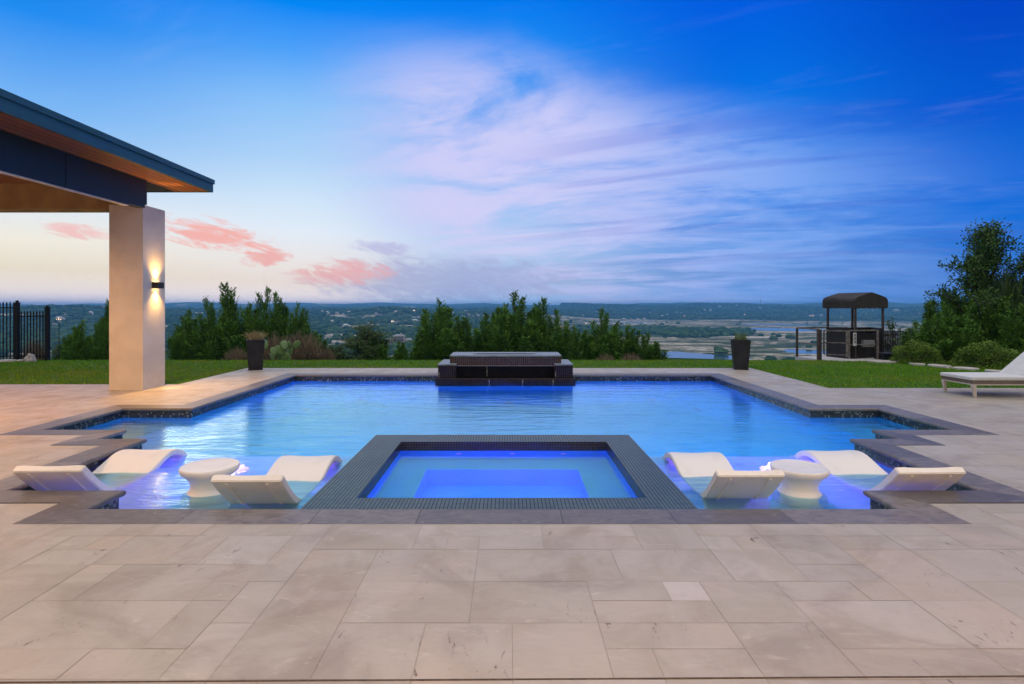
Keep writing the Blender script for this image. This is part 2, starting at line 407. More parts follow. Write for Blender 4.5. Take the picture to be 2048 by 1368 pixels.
def tiles():
    mb = MB(); occ = set()
    i0, i1 = int(-16/MOD)-1, int(17/MOD)+1; j0, j1 = int((-5.6-Y0)/MOD)-1, int((LAWN_B-Y0)/MOD)+2
    sizes = [(3,2)]*6+[(2,3)]*2+[(2,2)]*5+[(3,3)]*1+[(4,2)]*3+[(2,1)]*4+[(3,1)]*1+[(1,1)]*1+[(1,2)]*2
    for j in range(j0, j1):
        for i in range(i0, i1):
            if (i, j) in occ: continue
            cand = sizes[:]; rng.shuffle(cand)
            if (i, j) == (4, -5): cand = [(1, 1)]
            for w, h in cand+[(1,1)]:
                if all((i+a, j+b) not in occ and ((i+a, j+b) != (4, -5) or (w, h) == (1, 1)) for a in range(w) for b in range(h)): break
            for a in range(w):
                for b in range(h): occ.add((i+a, j+b))
            x0, y0 = X0+i*MOD, Y0+j*MOD; r = (x0, y0, x0+w*MOD, y0+h*MOD)
            col = (rng.betavariate(2.2, 1.8)*.95, rng.random(), rng.random())
            if (i, j) == (4, -5): col = (1., .1, .1)
            g = .0011
            for D in deck_rects:
                q = (max(r[0]+g, D[0]), max(r[1]+g, D[1]), min(r[2]-g, D[2]-.003), min(r[3]-g, D[3]-.003))
                if q[2]-q[0] < .01 or q[3]-q[1] < .01: continue
                rs = [q]
                for h_ in pool_rects: rs = sub(rs, h_)
                dz = rng.uniform(-.0006, .0006)
                for a, b, c, d in rs:
                    mb.add([(a,b,dz),(c,b,dz),(c,d,dz),(a,d,dz)], [(0,1,2,3)], 0, col)
    return mb
structure(tiles().build('patio', patio_m, colattr=True))
mb = MB()
for D in deck_rects:
    rs = [D]
    for h_ in pool_rects: rs = sub(rs, h_)
    for a, b, c, d in rs: mb.add([(a,b,-.0022),(c,b,-.0022),(c,d,-.0022),(a,d,-.0022)], [(0,1,2,3)])
structure(mb.build('patio_bed', grout_m))
mb = MB()   # the wide control joint across the near patio, cut at a slight angle
jm = simple('joint_sealant', (.10,.07,.045), (.06,.04,.025), .8, 30)
mb.bar((-3.2, 2.285, -.0012), (3.2, 2.345, -.0012), .009, .006)
structure(mb.build('patio_joint', jm))

# ---- coping stones
def coping():
    mb = MB(); n = len(OUTL); g = rng
    def outer(k):
        p = np.array(OUTL[k]); a = np.array(OUTL[k-1]); b = np.array(OUTL[(k+1) % n])
        d1 = (p-a)/np.linalg.norm(p-a); d2 = (b-p)/np.linalg.norm(b-p)
        n1 = np.array((d1[1], -d1[0])); n2 = np.array((d2[1], -d2[0]))
        return p+(n1+n2)*COPW
    for k in range(n):
        I0, I1 = np.array(OUTL[k]), np.array(OUTL[(k+1) % n]); O0, O1 = outer(k), outer((k+1) % n)
        L = np.linalg.norm(I1-I0); d = (I1-I0)/L; nn = np.array((d[1], -d[0]))
        m = max(1, round(L/g.uniform(.78, .9)))
        cuts = [0]+[L*(q+g.uniform(-.12, .12))/m for q in range(1, m)]+[L]
        prof = [(COPW, -.045), (COPW, 0.), (.016, 0.), (.005, -.006), (0, -.018), (.003, -.034), (.012, -.045)]
        for q in range(len(cuts)-1):
            col = (g.random(), g.random(), g.random()); vs = []
            for e, s in ((0, cuts[q]), (1, cuts[q+1])):
                if e == 0 and q == 0: A, B = I0, O0
                elif e == 1 and q == len(cuts)-2: A, B = I1, O1
                else: A = I0+d*s; B = A+nn*COPW
                sh = d*(.0016 if e == 0 else -.0016)
                for dd, z in prof:
                    pt = A+(B-A)*(dd/COPW)+sh; vs.append((pt[0], pt[1], z+.0015))
            K = len(prof)
            fs = [(i, (i+1) % K, K+(i+1) % K, K+i) for i in range(K)]+[tuple(range(K))[::-1], tuple(range(K, 2*K))]
            mb.add(vs, fs, 0, col)
    return mb
structure(coping().build('pool_coping', coping_m, colattr=True))

# ---- basin, waterline band, water
def cells(xs, ys): return [(xs[i], ys[j], xs[i+1], ys[j+1]) for i in range(len(xs)-1) for j in range(len(ys)-1)]
def basin():
    e = .03
    xs = sorted({v for r in U for v in (r[0]-e, r[2]+e)} | {SPA[0], SPA[2]} | {-4.9, 4.7})
    ys = sorted({round(v, 4) for r in U for v in (r[1]-e, r[3]+e)} | {SPA[1]-.03, SPA[3]} | {6.45})
    def lev(x, y):
        if not inside(x, y, e): return None
        if SPA[0] < x < SPA[2] and y < SPA[3]: return 'spa'
        if y < 6.45: return -.355
        if (x < -4.9 or x > 4.7): return -.62
        return -1.45
    shell, band, wat, ledge = MB(), MB(), MB(), MB()
    nx, ny = len(xs)-1, len(ys)-1
    G = [[lev((xs[i]+xs[i+1])/2, (ys[j]+ys[j+1])/2) for j in range(ny)] for i in range(nx)]
    def get(i, j): return G[i][j] if 0 <= i < nx and 0 <= j < ny else None
    idx = {}
    for i in range(nx):
        for j in range(ny):
            L = G[i][j]
            if L is None or L == 'spa': continue
            a, b, c, d = xs[i], ys[j], xs[i+1], ys[j+1]
            (ledge if L == -.355 else shell).add([(a,b,L),(c,b,L),(c,d,L),(a,d,L)], [(0,1,2,3)])
            wat.add([(a,b,WZ),(c,b,WZ),(c,d,WZ),(a,d,WZ)], [(0,1,2,3)])
            for di, dj, p, q in ((-1,0,(a,d),(a,b)),(1,0,(c,b),(c,d)),(0,-1,(a,b),(c,b)),(0,1,(c,d),(a,d))):
                O = get(i+di, j+dj)
                if O == 'spa': continue
                if O is None:
                    t0, bz = -.042, -.235
                    shell.add([(p[0],p[1],L),(q[0],q[1],L),(q[0],q[1],bz),(p[0],p[1],bz)], [(0,1,2,3)])
                    band.add([(p[0],p[1],bz),(q[0],q[1],bz),(q[0],q[1],t0),(p[0],p[1],t0)], [(0,1,2,3)])
                elif O > L+1e-6:
                    shell.add([(p[0],p[1],L),(q[0],q[1],L),(q[0],q[1],O),(p[0],p[1],O)], [(0,1,2,3)])
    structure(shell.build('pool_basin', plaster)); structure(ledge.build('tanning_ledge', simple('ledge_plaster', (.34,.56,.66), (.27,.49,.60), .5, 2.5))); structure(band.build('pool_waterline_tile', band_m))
    me = wat.mesh('pool_water', water_m); bm = bmesh.new(); bm.from_mesh(me)
    bmesh.ops.remove_doubles(bm, verts=bm.verts, dist=.0005); bm.to_mesh(me); bm.free()
    o = bpy.data.objects.new('pool_water', me); C.objects.link(o); structure(o)
basin()

# ---- raised spa
spa = thing('hot_tub', ((SPA[0]+SPA[2])/2, (SPA[1]+SPA[3])/2, -.355), 'square hot tub with dark green mosaic rim, set into the near side of the pool', 'hot tub')
def rel(o, par):
    o.parent = par; o.matrix_parent_inverse.identity()
    inv = -Vector(par.location); me = o.data
    me.transform(__import__('mathutils').Matrix.Translation(inv)); return o
# materials use object coordinates, which stay aligned to the tile grid closely enough
mb = MB(); z = -.004
x0, y0, x1, y1 = SPA; a0, b0, a1, b1 = SPI
for r in ((x0,y0,x1,b0),(x0,b1,x1,y1),(x0,b0,a0,b1),(a1,b0,x1,b1)):
    mb.add([(r[0],r[1],z),(r[2],r[1],z),(r[2],r[3],z),(r[0],r[3],z)], [(0,1,2,3)])
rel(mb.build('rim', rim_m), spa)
mb = MB()
mb.add([(x0,y0,-.4),(x0,y1,-.4),(x1,y1,-.4),(x1,y0,-.4),(x0,y0,z-.0005),(x0,y1,z-.0005),(x1,y1,z-.0005),(x1,y0,z-.0005)], [(0,1,5,4),(1,2,6,5),(2,3,7,6)])
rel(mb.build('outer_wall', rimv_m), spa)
mb = MB(); zb = -.15
mb.add([(a0,b0,zb),(a1,b0,zb),(a1,b1,zb),(a0,b1,zb),(a0,b0,z-.0005),(a1,b0,z-.0005),(a1,b1,z-.0005),(a0,b1,z-.0005)], [(0,1,5,4),(1,2,6,5),(2,3,7,6),(3,0,4,7)])
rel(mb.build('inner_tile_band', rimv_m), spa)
mb = MB(); bz, pz = -.50, -.98; c0, d0, c1, d1 = -.86, 4.9, .74, 6.02
mb.add([(a0,b0,bz),(a1,b0,bz),(a1,b1,bz),(a0,b1,bz),(a0,b0,zb),(a1,b0,zb),(a1,b1,zb),(a0,b1,zb)], [(0,1,5,4),(1,2,6,5),(2,3,7,6),(3,0,4,7)])
for r in ((a0,b0,a1,d0),(a0,d1,a1,b1),(a0,d0,c0,d1),(c1,d0,a1,d1)):
    mb.add([(r[0],r[1],bz),(r[2],r[1],bz),(r[2],r[3],bz),(r[0],r[3],bz)], [(0,1,2,3)])
mb.add([(c0,d0,pz),(c1,d0,pz),(c1,d1,pz),(c0,d1,pz),(c0,d0,bz),(c1,d0,bz),(c1,d1,bz),(c0,d1,bz)], [(0,1,2,3),(0,1,5,4),(1,2,6,5),(2,3,7,6),(3,0,4,7)])
rel(mb.build('bench_and_footwell', simple('spa_plaster', (.10,.54,.66), (.08,.48,.60), .5, 2)), spa)
jet_m = simple('jet_fitting', (.65,.65,.7), None, .3)
for jx in (-.55, .05, .62):
    mb = MB(); mb.lathe([(.03, 0), (.03, .012), (.012, .014)], 16)
    o = mb.build('jet', jet_m, spa); o.location = (jx-spa.location.x, b1-.001-spa.location.y, -.26-spa.location.z); o.rotation_euler = (R(90), 0, 0)
mb = MB(); mb.add([(a0,b0,SWZ),(a1,b0,SWZ),(a1,b1,SWZ),(a0,b1,SWZ)], [(0,1,2,3)])
structure(mb.build('spa_water', spawater_m))

# ---- underwater lights
blue_lens = emit('blue_lens', (.05,.12,1), 1.5); violet_lens = emit('violet_lens', (.60,.42,1), 120)
steel = simple('brushed_steel', (.45,.46,.48), (.35,.36,.38), .35, 40, .9)
def pool_light(loc, nrm, label, energy, color, lens, size=.09, reach=.06):
    t = thing('underwater_light', loc, label, 'pool light', 'underwater lights of the pool and hot tub')
    q = Vector(nrm).to_track_quat('Z', 'Y'); t.rotation_mode = 'QUATERNION'; t.rotation_quaternion = q
    mb = MB(); mb.lathe([(size, 0), (size, .012), (size*.8, .016), (size*.8, .004)], 24); mb.build('bezel', steel, t)
    mb = MB(); mb.lathe([(size*.78, .003), (size*.78, .009), (size*.3, .014)], 24); mb.build('lens', lens, t)
    l = bpy.data.lights.new('underwater_lamp', 'POINT'); l.energy = energy; l.color = color; l.shadow_soft_size = .006
    o = bpy.data.objects.new('underwater_lamp', l); C.objects.link(o); o.parent = t; o.location = (0, 0, reach)
BL = (.0, .30, .95)
for x, w, en in ((-3.3, 'at the far left', 80), (-2.2, 'left of the hot tub', 150), (2.0, 'right of the hot tub', 150), (3.1, 'at the far right', 110)):
    pool_light((x, 6.452, -.95), (0,1,0), 'blue underwater light below the tanning ledge edge '+w, en, BL, blue_lens)
pool_light((-.07, 6.732, -.30), (0,1,0), 'blue underwater light on the far outer wall of the hot tub', 70, BL, blue_lens)
pool_light((-.06, 4.902, -.72), (0,1,0), 'violet underwater light in the near footwell wall of the hot tub', 110, (.12,.02,1.), blue_lens)
for x, y, nrm, en, where in ((-2.9, 11.2, (0,1,0), 115, 'the far wall left of the water feature'), (0., 10.9, (0,1,0), 160, 'the water feature'), (2.8, 11.2, (0,1,0), 100, 'the far wall right of the water feature'),
        (-3.6, 10.2, (-1,.6,0), 40, 'the long left wall'), (3.4, 10.2, (1,.6,0), 30, 'the long right wall')):
    pool_light((x, y, -1.25), nrm, 'blue floor lamp added to light up '+where, en, (.02,.05,1.), blue_lens, .10, .03)  # added lamps, turned away from the camera, to brighten the pool walls
def bubbler(x, y, side):
    pool_light((x*1.045, y+.24, -.354), (0,0,1), 'round violet floor light on the tanning ledge beside the %s white side table' % side, 200, (.40,.08,1.), violet_lens, .15, .10)
    
    pool_light((x, y, -.225), (0,0,1), 'small violet light capping the bubbler riser by the %s white side table' % side, 90, (.36,.12,1.), violet_lens, .06, .03)
    mb = MB(); mb.lathe([(.045, -.354), (.045, -.226)], 16, x, y); tag(mb.build('bubbler_riser', steel), 'steel riser under the foaming water by the %s side table' % side, 'nozzle')
    bm = bmesh.new(); bmesh.ops.create_icosphere(bm, subdivisions=4, radius=1)
    for v in bm.verts:
        q = v.co.copy(); r = 1+.30*noise.noise(q*2.3+Vector((x, y, 0)))+.22*noise.noise(q*7)
        v.co = Vector((q.x*.15*r, q.y*.13*r, q.z*.07*r-.004))
    bmesh.ops.delete(bm, geom=[v for v in bm.verts if v.co.z < -.012], context='VERTS')
    me = bpy.data.meshes.new('foam'); bm.to_mesh(me); bm.free(); me.materials.append(foam_m); me.polygons.foreach_set('use_smooth', [True]*len(me.polygons))
    o = bpy.data.objects.new('bubbling_water', me); C.objects.link(o); o.location = (x, y, WZ)
    l = bpy.data.lights.new('foam_fill_lamp', 'POINT'); l.energy = 1.6; l.color = (.50,.30,1.); l.shadow_soft_size = .012  # lamp added inside the dome so the foam glows
    lo = bpy.data.objects.new('foam_fill_lamp', l); C.objects.link(lo); lo.parent = o; lo.location = (0, 0, .012)
    tag(o, 'small mound of violet-lit foaming water beside the %s side table' % side, 'water jet')
foam_m, t, b = newmat('foam')
b.inputs['Base Color'].default_value = (.85,.85,.9,1); b.inputs['Roughness'].default_value = .4
tr_ = t.nodes.new('ShaderNodeBsdfTranslucent'); tr_.inputs[0].default_value = (.9,.88,1,1); mx_ = t.nodes.new('ShaderNodeMixShader'); mx_.inputs[0].default_value = .65
t.links.new(b.outputs[0], mx_.inputs[1]); t.links.new(tr_.outputs[0], mx_.inputs[2]); t.links.new(mx_.outputs[0], t.nodes['Material Output'].inputs[0])
bump(t, b, noisetex(t, pos(t), 60, 4), .8, .01)
bubbler(-2.76, 5.66, 'left'); bubbler(2.66, 5.66, 'right')

# ------------------------------------------------------------------ pool furniture
white_resin = simple('white_resin', (.78,.75,.69), (.64,.61,.55), .42, 5, bmp=.03, lo=.45, hi=.85)
def lounger(name_loc, label, width=.56, rz=0.):
    t = thing('ledge_lounger', (name_loc[0], name_loc[1], -.354), label, 'pool lounger', 'white loungers on the tanning ledge', rz)
    P = np.array([(0,.56),(.10,.455),(.22,.345),(.35,.255),(.46,.222),(.57,.209),(.68,.209),(.82,.225),(.98,.270),(1.12,.318),(1.25,.350),(1.38,.345),(1.50,.300),(1.60,.225),(1.68,.15)])
    # smooth the profile
    Q = []
    for i in range(len(P)-1):
        p0, p1, p2, p3 = P[max(i-1,0)], P[i], P[i+1], P[min(i+2, len(P)-1)]
        for s in (0, .33, .66):
            Q.append(.5*((2*p1)+(-p0+p2)*s+(2*p0-5*p1+4*p2-p3)*s*s+(-p0+3*p1-3*p2+p3)*s**3))
    Q.append(P[-1]); Q = np.array(Q)
    T = np.gradient(Q, axis=0); T /= np.linalg.norm(T, axis=1, keepdims=True); Nn = np.stack([T[:,1], -T[:,0]], 1)  # points down/out
    K = 9; top, bot = [], []
    for i, (y, z) in enumerate(Q):
        th = .066 if i > 3 else .070
        for k in range(K):
            s = -1+2*k/(K-1); dip = -.014*(1-s*s); edge = .010*max(0, abs(s)-.8)/.2
            top.append((s*width/2, y, z+dip-edge)); bot.append((s*(width/2-.004), y+Nn[i,0]*th, z+Nn[i,1]*th))
    n = len(Q); vs = top+bot; o_ = n*K; fs = []
    for i in range(n-1):
        for k in range(K-1):
            a = i*K+k; fs.append((a, a+1, a+K+1, a+K)); fs.append((o_+a, o_+a+K, o_+a+K+1, o_+a+1))
        fs.append((i*K, (i+1)*K, o_+(i+1)*K, o_+i*K)); a = i*K+K-1; fs.append((a, o_+a, o_+a+K, a+K))
    for k in range(K-1):
        fs.append((k, o_+k, o_+k+1, k+1)); a = (n-1)*K+k; fs.append((a, a+1, o_+a+1, o_+a))
    me = bpy.data.meshes.new('shell'); me.from_pydata([tuple(v) for v in vs], [], fs); me.materials.append(white_resin)
    bm = bmesh.new(); bm.from_mesh(me); bmesh.ops.recalc_face_normals(bm, faces=bm.faces)
    sharp = [e for e in bm.edges if len(e.link_faces) == 2 and e.calc_face_angle(0) > .9]
    bmesh.ops.bevel(bm, geom=sharp, offset=.008, segments=2, affect='EDGES')
    bm.to_mesh(me); bm.free(); me.polygons.foreach_set('use_smooth', [True]*len(me.polygons))
    try: me.set_sharp_from_angle(angle=R(50))
    except Exception: pass
    o = bpy.data.objects.new('shell', me); C.objects.link(o); o.parent = t
    for sx in (-.16, .16):      # moulded ribs under the backrest
        mb = MB()
        pts = [(sx, Q[i][0]+Nn[i,0]*.070, Q[i][1]+Nn[i,1]*.070) for i in range(1, 14)]
        for p, q in zip(pts[:-1], pts[1:]): mb.bar(p, q, .022, .014)
        mb.build('rib', white_resin, t)
    for sx in (-.17, .17):      # blocks that carry it on the ledge
        mb = MB(); mb.box((sx-.05, .46, .0), (sx+.05, .74, .075)); mb.build('foot', white_resin, t, bevel=.008); mb = MB(); mb.box((sx-.05, 1.52, 0), (sx+.05, 1.66, .09)); mb.build('foot', white_resin, t, bevel=.008)
    return t
lounger((-3.80, 4.73), 'white pool lounger farthest left, tucked in the notch of the left coping', .57, R(1.5))
lounger((-2.04, 4.47), 'white pool lounger between the left white table and the hot tub', .56)
lounger((1.95, 4.60), 'white pool lounger just right of the hot tub', .55)
lounger((3.46, 4.68), 'white pool lounger farthest right, its back over the right coping', .57, R(1.2))
def side_table(loc, label, r=.235):
    mb = MB()
    prof = [(r*.62, 0), (r*.93, .004), (r*.95, .03), (r*.93, .15), (r*.88, .20), (r*.74, .232), (r*.655, .262), (r*.64, .285), (r*.66, .32), (r*.74, .355), (r*.87, .385), (r*.97, .403), (r*1.0, .425), (r*1.0, .440), (r*.985, .452), (r*.96, .456), (r*.93, .453), (r*.5, .453)]
    prof = [(a, b*1.0) for a, b in prof]
    mb.lathe(prof, 56); o = mb.build('side_table', white_resin, smooth=True)
    try: o.data.set_sharp_from_angle(angle=R(60))
    except Exception: pass
    o.location = loc; tag(o, label, 'side table', 'white spool tables in the pool')
side_table((-2.66, 5.08, -.354), 'round white spool-shaped table between the two left loungers', .243)
side_table((2.58, 5.04, -.354), 'round white spool-shaped table between the two right loungers', .236)

# ------------------------------------------------------------------ water feature at the far side
wf = thing('water_feature', (-.05, 12.7, -.125), 'long black mosaic water feature with a spillway on the far pool edge', 'fountain')
slab_m = simple('feature_cap', (.20,.23,.22), (.13,.15,.15), .35, 5)
black_m = simple('feature_recess', (.004,.003,.003), (.009,.006,.005), .6, 8, spec=.15)
fv_m = mosaic_mat('feature_mosaic', (.050,.030,.024), (.014,.009,.008), (.13,.09,.065), .045, True, gw=.13, fresh=.08, spec=.2)
fd_m = mosaic_mat('feature_mosaic_dark', (.020,.014,.013), (.006,.004,.005), (.06,.042,.03), .045, True, gw=.10, spec=.15)
stain = simple('calcium_streak', (.40,.33,.25), (.2,.15,.11), .8, 18)
def P(name, m, boxes, bevel=0.):
    mb = MB()
    for a, b in boxes: mb.box(a, b)
    o = mb.build(name, m, bevel=bevel); return rel(o, wf)
for sx0, sx1 in ((-1.50, -1.12), (1.01, 1.39)):
    P('side_block', fd_m, [((sx0, 12.20, -.5), (sx1, 13.30, .245))])
    P('side_cap', slab_m, [((sx0-.006, 12.194, .246), (sx1+.006, 13.306, .272))])
P('weir_band', fv_m, [((-1.262, 12.38, .232), (1.157, 13.28, .418))])
P('weir_cap', slab_m, [((-1.268, 12.372, .419), (1.163, 13.29, .446))])
P('weir_lip', simple('weir_lip', (.16,.13,.11), None, .4), [((-1.117, 12.33, .214), (1.007, 12.379, .230))])
P('recess', black_m, [((-1.118, 12.46, -.5), (1.008, 13.2, .212))])
P('curb', fd_m, [((-1.545, 12.10, -.5), (1.435, 12.192, -.035))])
P('water_slot', simple('slot_steel', (.35,.38,.36), None, .3, metal=.6), [((-.78, 12.72, .448), (.62, 12.80, .462))])
P('slot_cover', black_m, [((-.70, 12.70, .448), (.54, 12.716, .458))])
for i, (x, z0, z1) in enumerate(((-.46, -.02, .20), (-.40, -.12, -.04), (.31, -.12, -.04), (.96, -.12, -.04), (1.02, .0, .12), (-1.48, -.02, .1))):
    yy = 12.454 if i == 0 else (12.096 if z1 < 0 else 12.195)
    mb = MB(); pts = [(x+.006*math.sin(k*2.1+i), yy, z0+(z1-z0)*k/6) for k in range(7)]
    mb.tube(pts, [.008*(1-.5*abs(k/6-.4)) for k in range(7)], 5); rel(mb.build('mineral_streak', stain), wf)

# ------------------------------------------------------------------ lawn
lawn_m, t, b = newmat('lawn_soil')
n = noisetex(t, pos(t), 1.1, 5); n2 = noisetex(t, scalev(t, pos(t), (1, 1, 1)), 9, 4)
c = mixc(t, mapr(t, n, .35, .65), (.030,.075,.008), (.055,.10,.012)); c = mixc(t, M(t, 'MULTIPLY', mapr(t, n2, .5, .75), .4), c, (.10,.085,.03))
t.links.new(c, b.inputs['Base Color']); b.inputs['Roughness'].default_value = .9
LF = 16.0
def lawn_z(x, y): return .008
mb = MB()
for a, b_, c_, d in ((-30, 11.05, LAWN_L, 13.95), (-30, 13.95, 30, LF), (LAWN_R, 10.55, 30, 13.95)):
    mb.add([(a,b_,-.012),(c_,b_,-.012),(c_,d,-.012),(a,d,-.012)], [(0,1,2,3)])
structure(mb.build('lawn', lawn_m))
gm, t, b = newmat('grass_blade')
r = geo(t).outputs['Random Per Island']; nn = noisetex(t, pos(t), .8, 4, .6)
c = mixc(t, r, (.055,.190,.004), (.16,.37,.006)); c = mixc(t, M(t, 'MULTIPLY', mapr(t, nn, .45, .68), .5), c, (.26,.29,.015)); c = mixc(t, M(t, 'MULTIPLY', mapr(t, noisetex(t, pos(t), 1.7, 5, .65, .6), .60, .72), .6), c, (.30,.22,.08))
t.links.new(c, b.inputs['Base Color']); b.inputs['Roughness'].default_value = .6; b.inputs['Specular IOR Level'].default_value = .2
rg = np.random.default_rng(5)
mb = MB()
for (a, b_, c_, d, cnt) in ((-15, 11.045, LAWN_L+.008, 13.95, 30000), (-15.5, 13.945, 15.5, LF, 70000), (LAWN_R-.008, 10.545, 14.5, 13.95, 40000)):
    Pp = np.stack([rg.uniform(a, c_, cnt), rg.uniform(b_, d, cnt), np.full(cnt, -.014)], 1)
    D = rg.normal(size=(cnt, 3))*.42; D[:, 2] = 1
    mb.leaves(Pp, D, rg.uniform(.025, .052, cnt), rg.uniform(.008, .016, cnt), rg)
tag(mb.build('lawn_grass', gm), 'short mown green grass around the far patio', 'grass', kind='stuff')

# ------------------------------------------------------------------ terrain: bluff, valley, hills
def sm(a, b, v):
    t_ = min(1., max(0., (v-a)/(b-a))); return t_*t_*(3-2*t_)
VAL = -60.
ponds = [(222, 705, 36, 62), (268, 690, 22, 30), (405, 770, 32, 40), (730, 1500, 110, 110), (560, 1540, 90, 50), (360, 2150, 190, 90), (900, 1900, 150, 70), (-560, 720, 60, 26), (-610, 830, 50, 30)]
def height(x, y):
    d = math.hypot(x, y); az = x/max(y, 1.) if y > 0 else x
    if d < 16: return -.35
    edge = sm(LF+.1, LF+2., y)
    fall = -.30-1.2*edge*sm(16.3, 30, y)-(-VAL-1.5)*sm(22, 330, d)
    k = noise.noise((x/900., y/900., 0)); k2 = noise.noise((x/330., y/330., 4.)); k3 = noise.noise((x/110., y/110., 8.))
    left = 1-sm(-.02, .22, az)          # wooded hills on the left and in the middle
    rise = left*(sm(760, 2700, d)*34+sm(900, 1800, d)*(k2*11+k3*3)+sm(1300, 2600, d)*k*13)
    rise += left*sm(-.35, -.75, az)*0
    lump = left*16*math.exp(-((az+.20)/.075)**2)*sm(1700, 2500, d)*(1-sm(2700, 3600, d))
    lump += left*12*math.exp(-((az-.03)/.09)**2)*sm(2600, 3600, d)*(1-sm(3900, 5000, d))
    lump += 17*math.exp(-((az+.80)/.22)**2)*sm(1400, 2400, d)*(1-sm(2600, 3900, d))
    right = sm(.02, .22, az)
    rise2 = right*(sm(2350, 4600, d)*52+sm(2400, 3200, d)*(k2*20+k*16+k3*5)+sm(3600, 5200, d)*12)
    far = sm(4300, 6800, d)*left*(34+k*24)+sm(6300, 9000, d)*(12+noise.noise((x/1100., 3., y/2500.))*42)
    h = fall+rise+lump+rise2+far+(1-left)*sm(450, 900, d)*(k3*.8+.3)
    if right > .3 and 4000 < d: h += noise.noise((x/1000., 7.7, y/1500.))*44*sm(3600, 5000, d)
    if d > 350:
        for px_, py_, a, b2 in ponds:
            e = ((x-px_)/a)**2+((y-py_)/b2)**2+.5*noise.noise((x/28., y/28., 2.))
            if e < 1.6: h = min(h, VAL-.9+max(0, (e-.8))*2.2) if e < 1.25 else h
    return h
def cover(x, y, h):
    """0 meadow / sand ... 1 woodland"""
    d = math.hypot(x, y); az = x/max(y, 1.)
    k = noise.noise((x/210., y/210., 1.))+.5*noise.noise((x/70., y/70., 5.))
    left = 1-sm(-.05, .16, az)
    w = left*(.75+k*.9)*sm(880, 1050, d)+(1-left)*sm(2450, 2750, d)
    if d < 300: w = max(w, .8)
    if left < .9 and 1150 < d < 1950:      # dark wood on the valley floor
        ww = math.exp(-(((az-.27)/.155)**2)**2)*math.exp(-(((d-1420-190*noise.noise((az*14, 0, 0)))/240)**2)**2)
        w = max(w, ww*1.4)
    if left > .5 and d < 1100: w = max(w*.8, (.35+k))*sm(560, 700, d) if d > 450 else w
    return max(0., min(1., w))
na, nd = 420, 330
azs = np.linspace(R(-60), R(60), na); ds = 16.0*np.exp(np.linspace(0, math.log(9700/16.), nd))
V, Wc = [], []
for d in ds:
    for a in azs:
        y = d*math.cos(a); x = d*math.sin(a)
        if d < 60: y = LF+.02+(d-16)*math.cos(a); x = d*math.tan(a)*1.05
        h = height(x, max(y, LF+.02)); V.append((x, y, h)); Wc.append((cover(x, y, h), 0, 0))
Fc = [(j*na+i, j*na+i+1, (j+1)*na+i+1, (j+1)*na+i) for j in range(nd-1) for i in range(na-1)]
mb = MB(); mb.add(V, Fc); mb.col = [np.array(Wc)]
ter_m, t, b = newmat('hill_country')
a_ = t.nodes.new('ShaderNodeAttribute'); a_.attribute_name = 'tint'; s_ = t.nodes.new('ShaderNodeSeparateColor'); t.links.new(a_.outputs['Color'], s_.inputs[0])
p = pos(t)
f1 = noisetex(t, scalev(t, p, (.007, .011, 0)), 1., 9, .68, 1.2); f2 = noisetex(t, scalev(t, p, (.05, .05, 0)), 1., 8, .72)
mead = ramp(t, mapr(t, M(t, 'ADD', M(t, 'MULTIPLY', f1, .62), M(t, 'MULTIPLY', f2, .38)), .36, .59, 0, 1, False),
            [(0, (.022,.042,.024)), (.38, (.050,.080,.045)), (.58, (.10,.12,.075)), (.70, (.24,.225,.16)), (.84, (.45,.40,.31)), (1, (.50,.46,.39))])
wood = mixc(t, mapr(t, noisetex(t, scalev(t, p, (.022, .022, 0)), 1., 8, .7), .40, .62), (.014,.042,.018), (.060,.110,.040))
t.links.new(mixc(t, mapr(t, s_.outputs[0], .35, .6), mead, wood), b.inputs['Base Color'])
b.inputs['Roughness'].default_value = 1.; b.inputs['Specular IOR Level'].default_value = 0.
structure(mb.build('valley_terrain', ter_m, colattr=True, smooth=True))
lake_m, t, b = newmat('lake_water')
b.inputs['Base Color'].default_value = (.02,.05,.07,1); b.inputs['Roughness'].default_value = .12; b.inputs['IOR'].default_value = 1.33
mb = MB(); mb.add([(-9000, 400, VAL-.45), (9000, 400, VAL-.45), (9000, 4000, VAL-.45), (-9000, 4000, VAL-.45)], [(0,1,2,3)])
structure(mb.build('lake', lake_m))

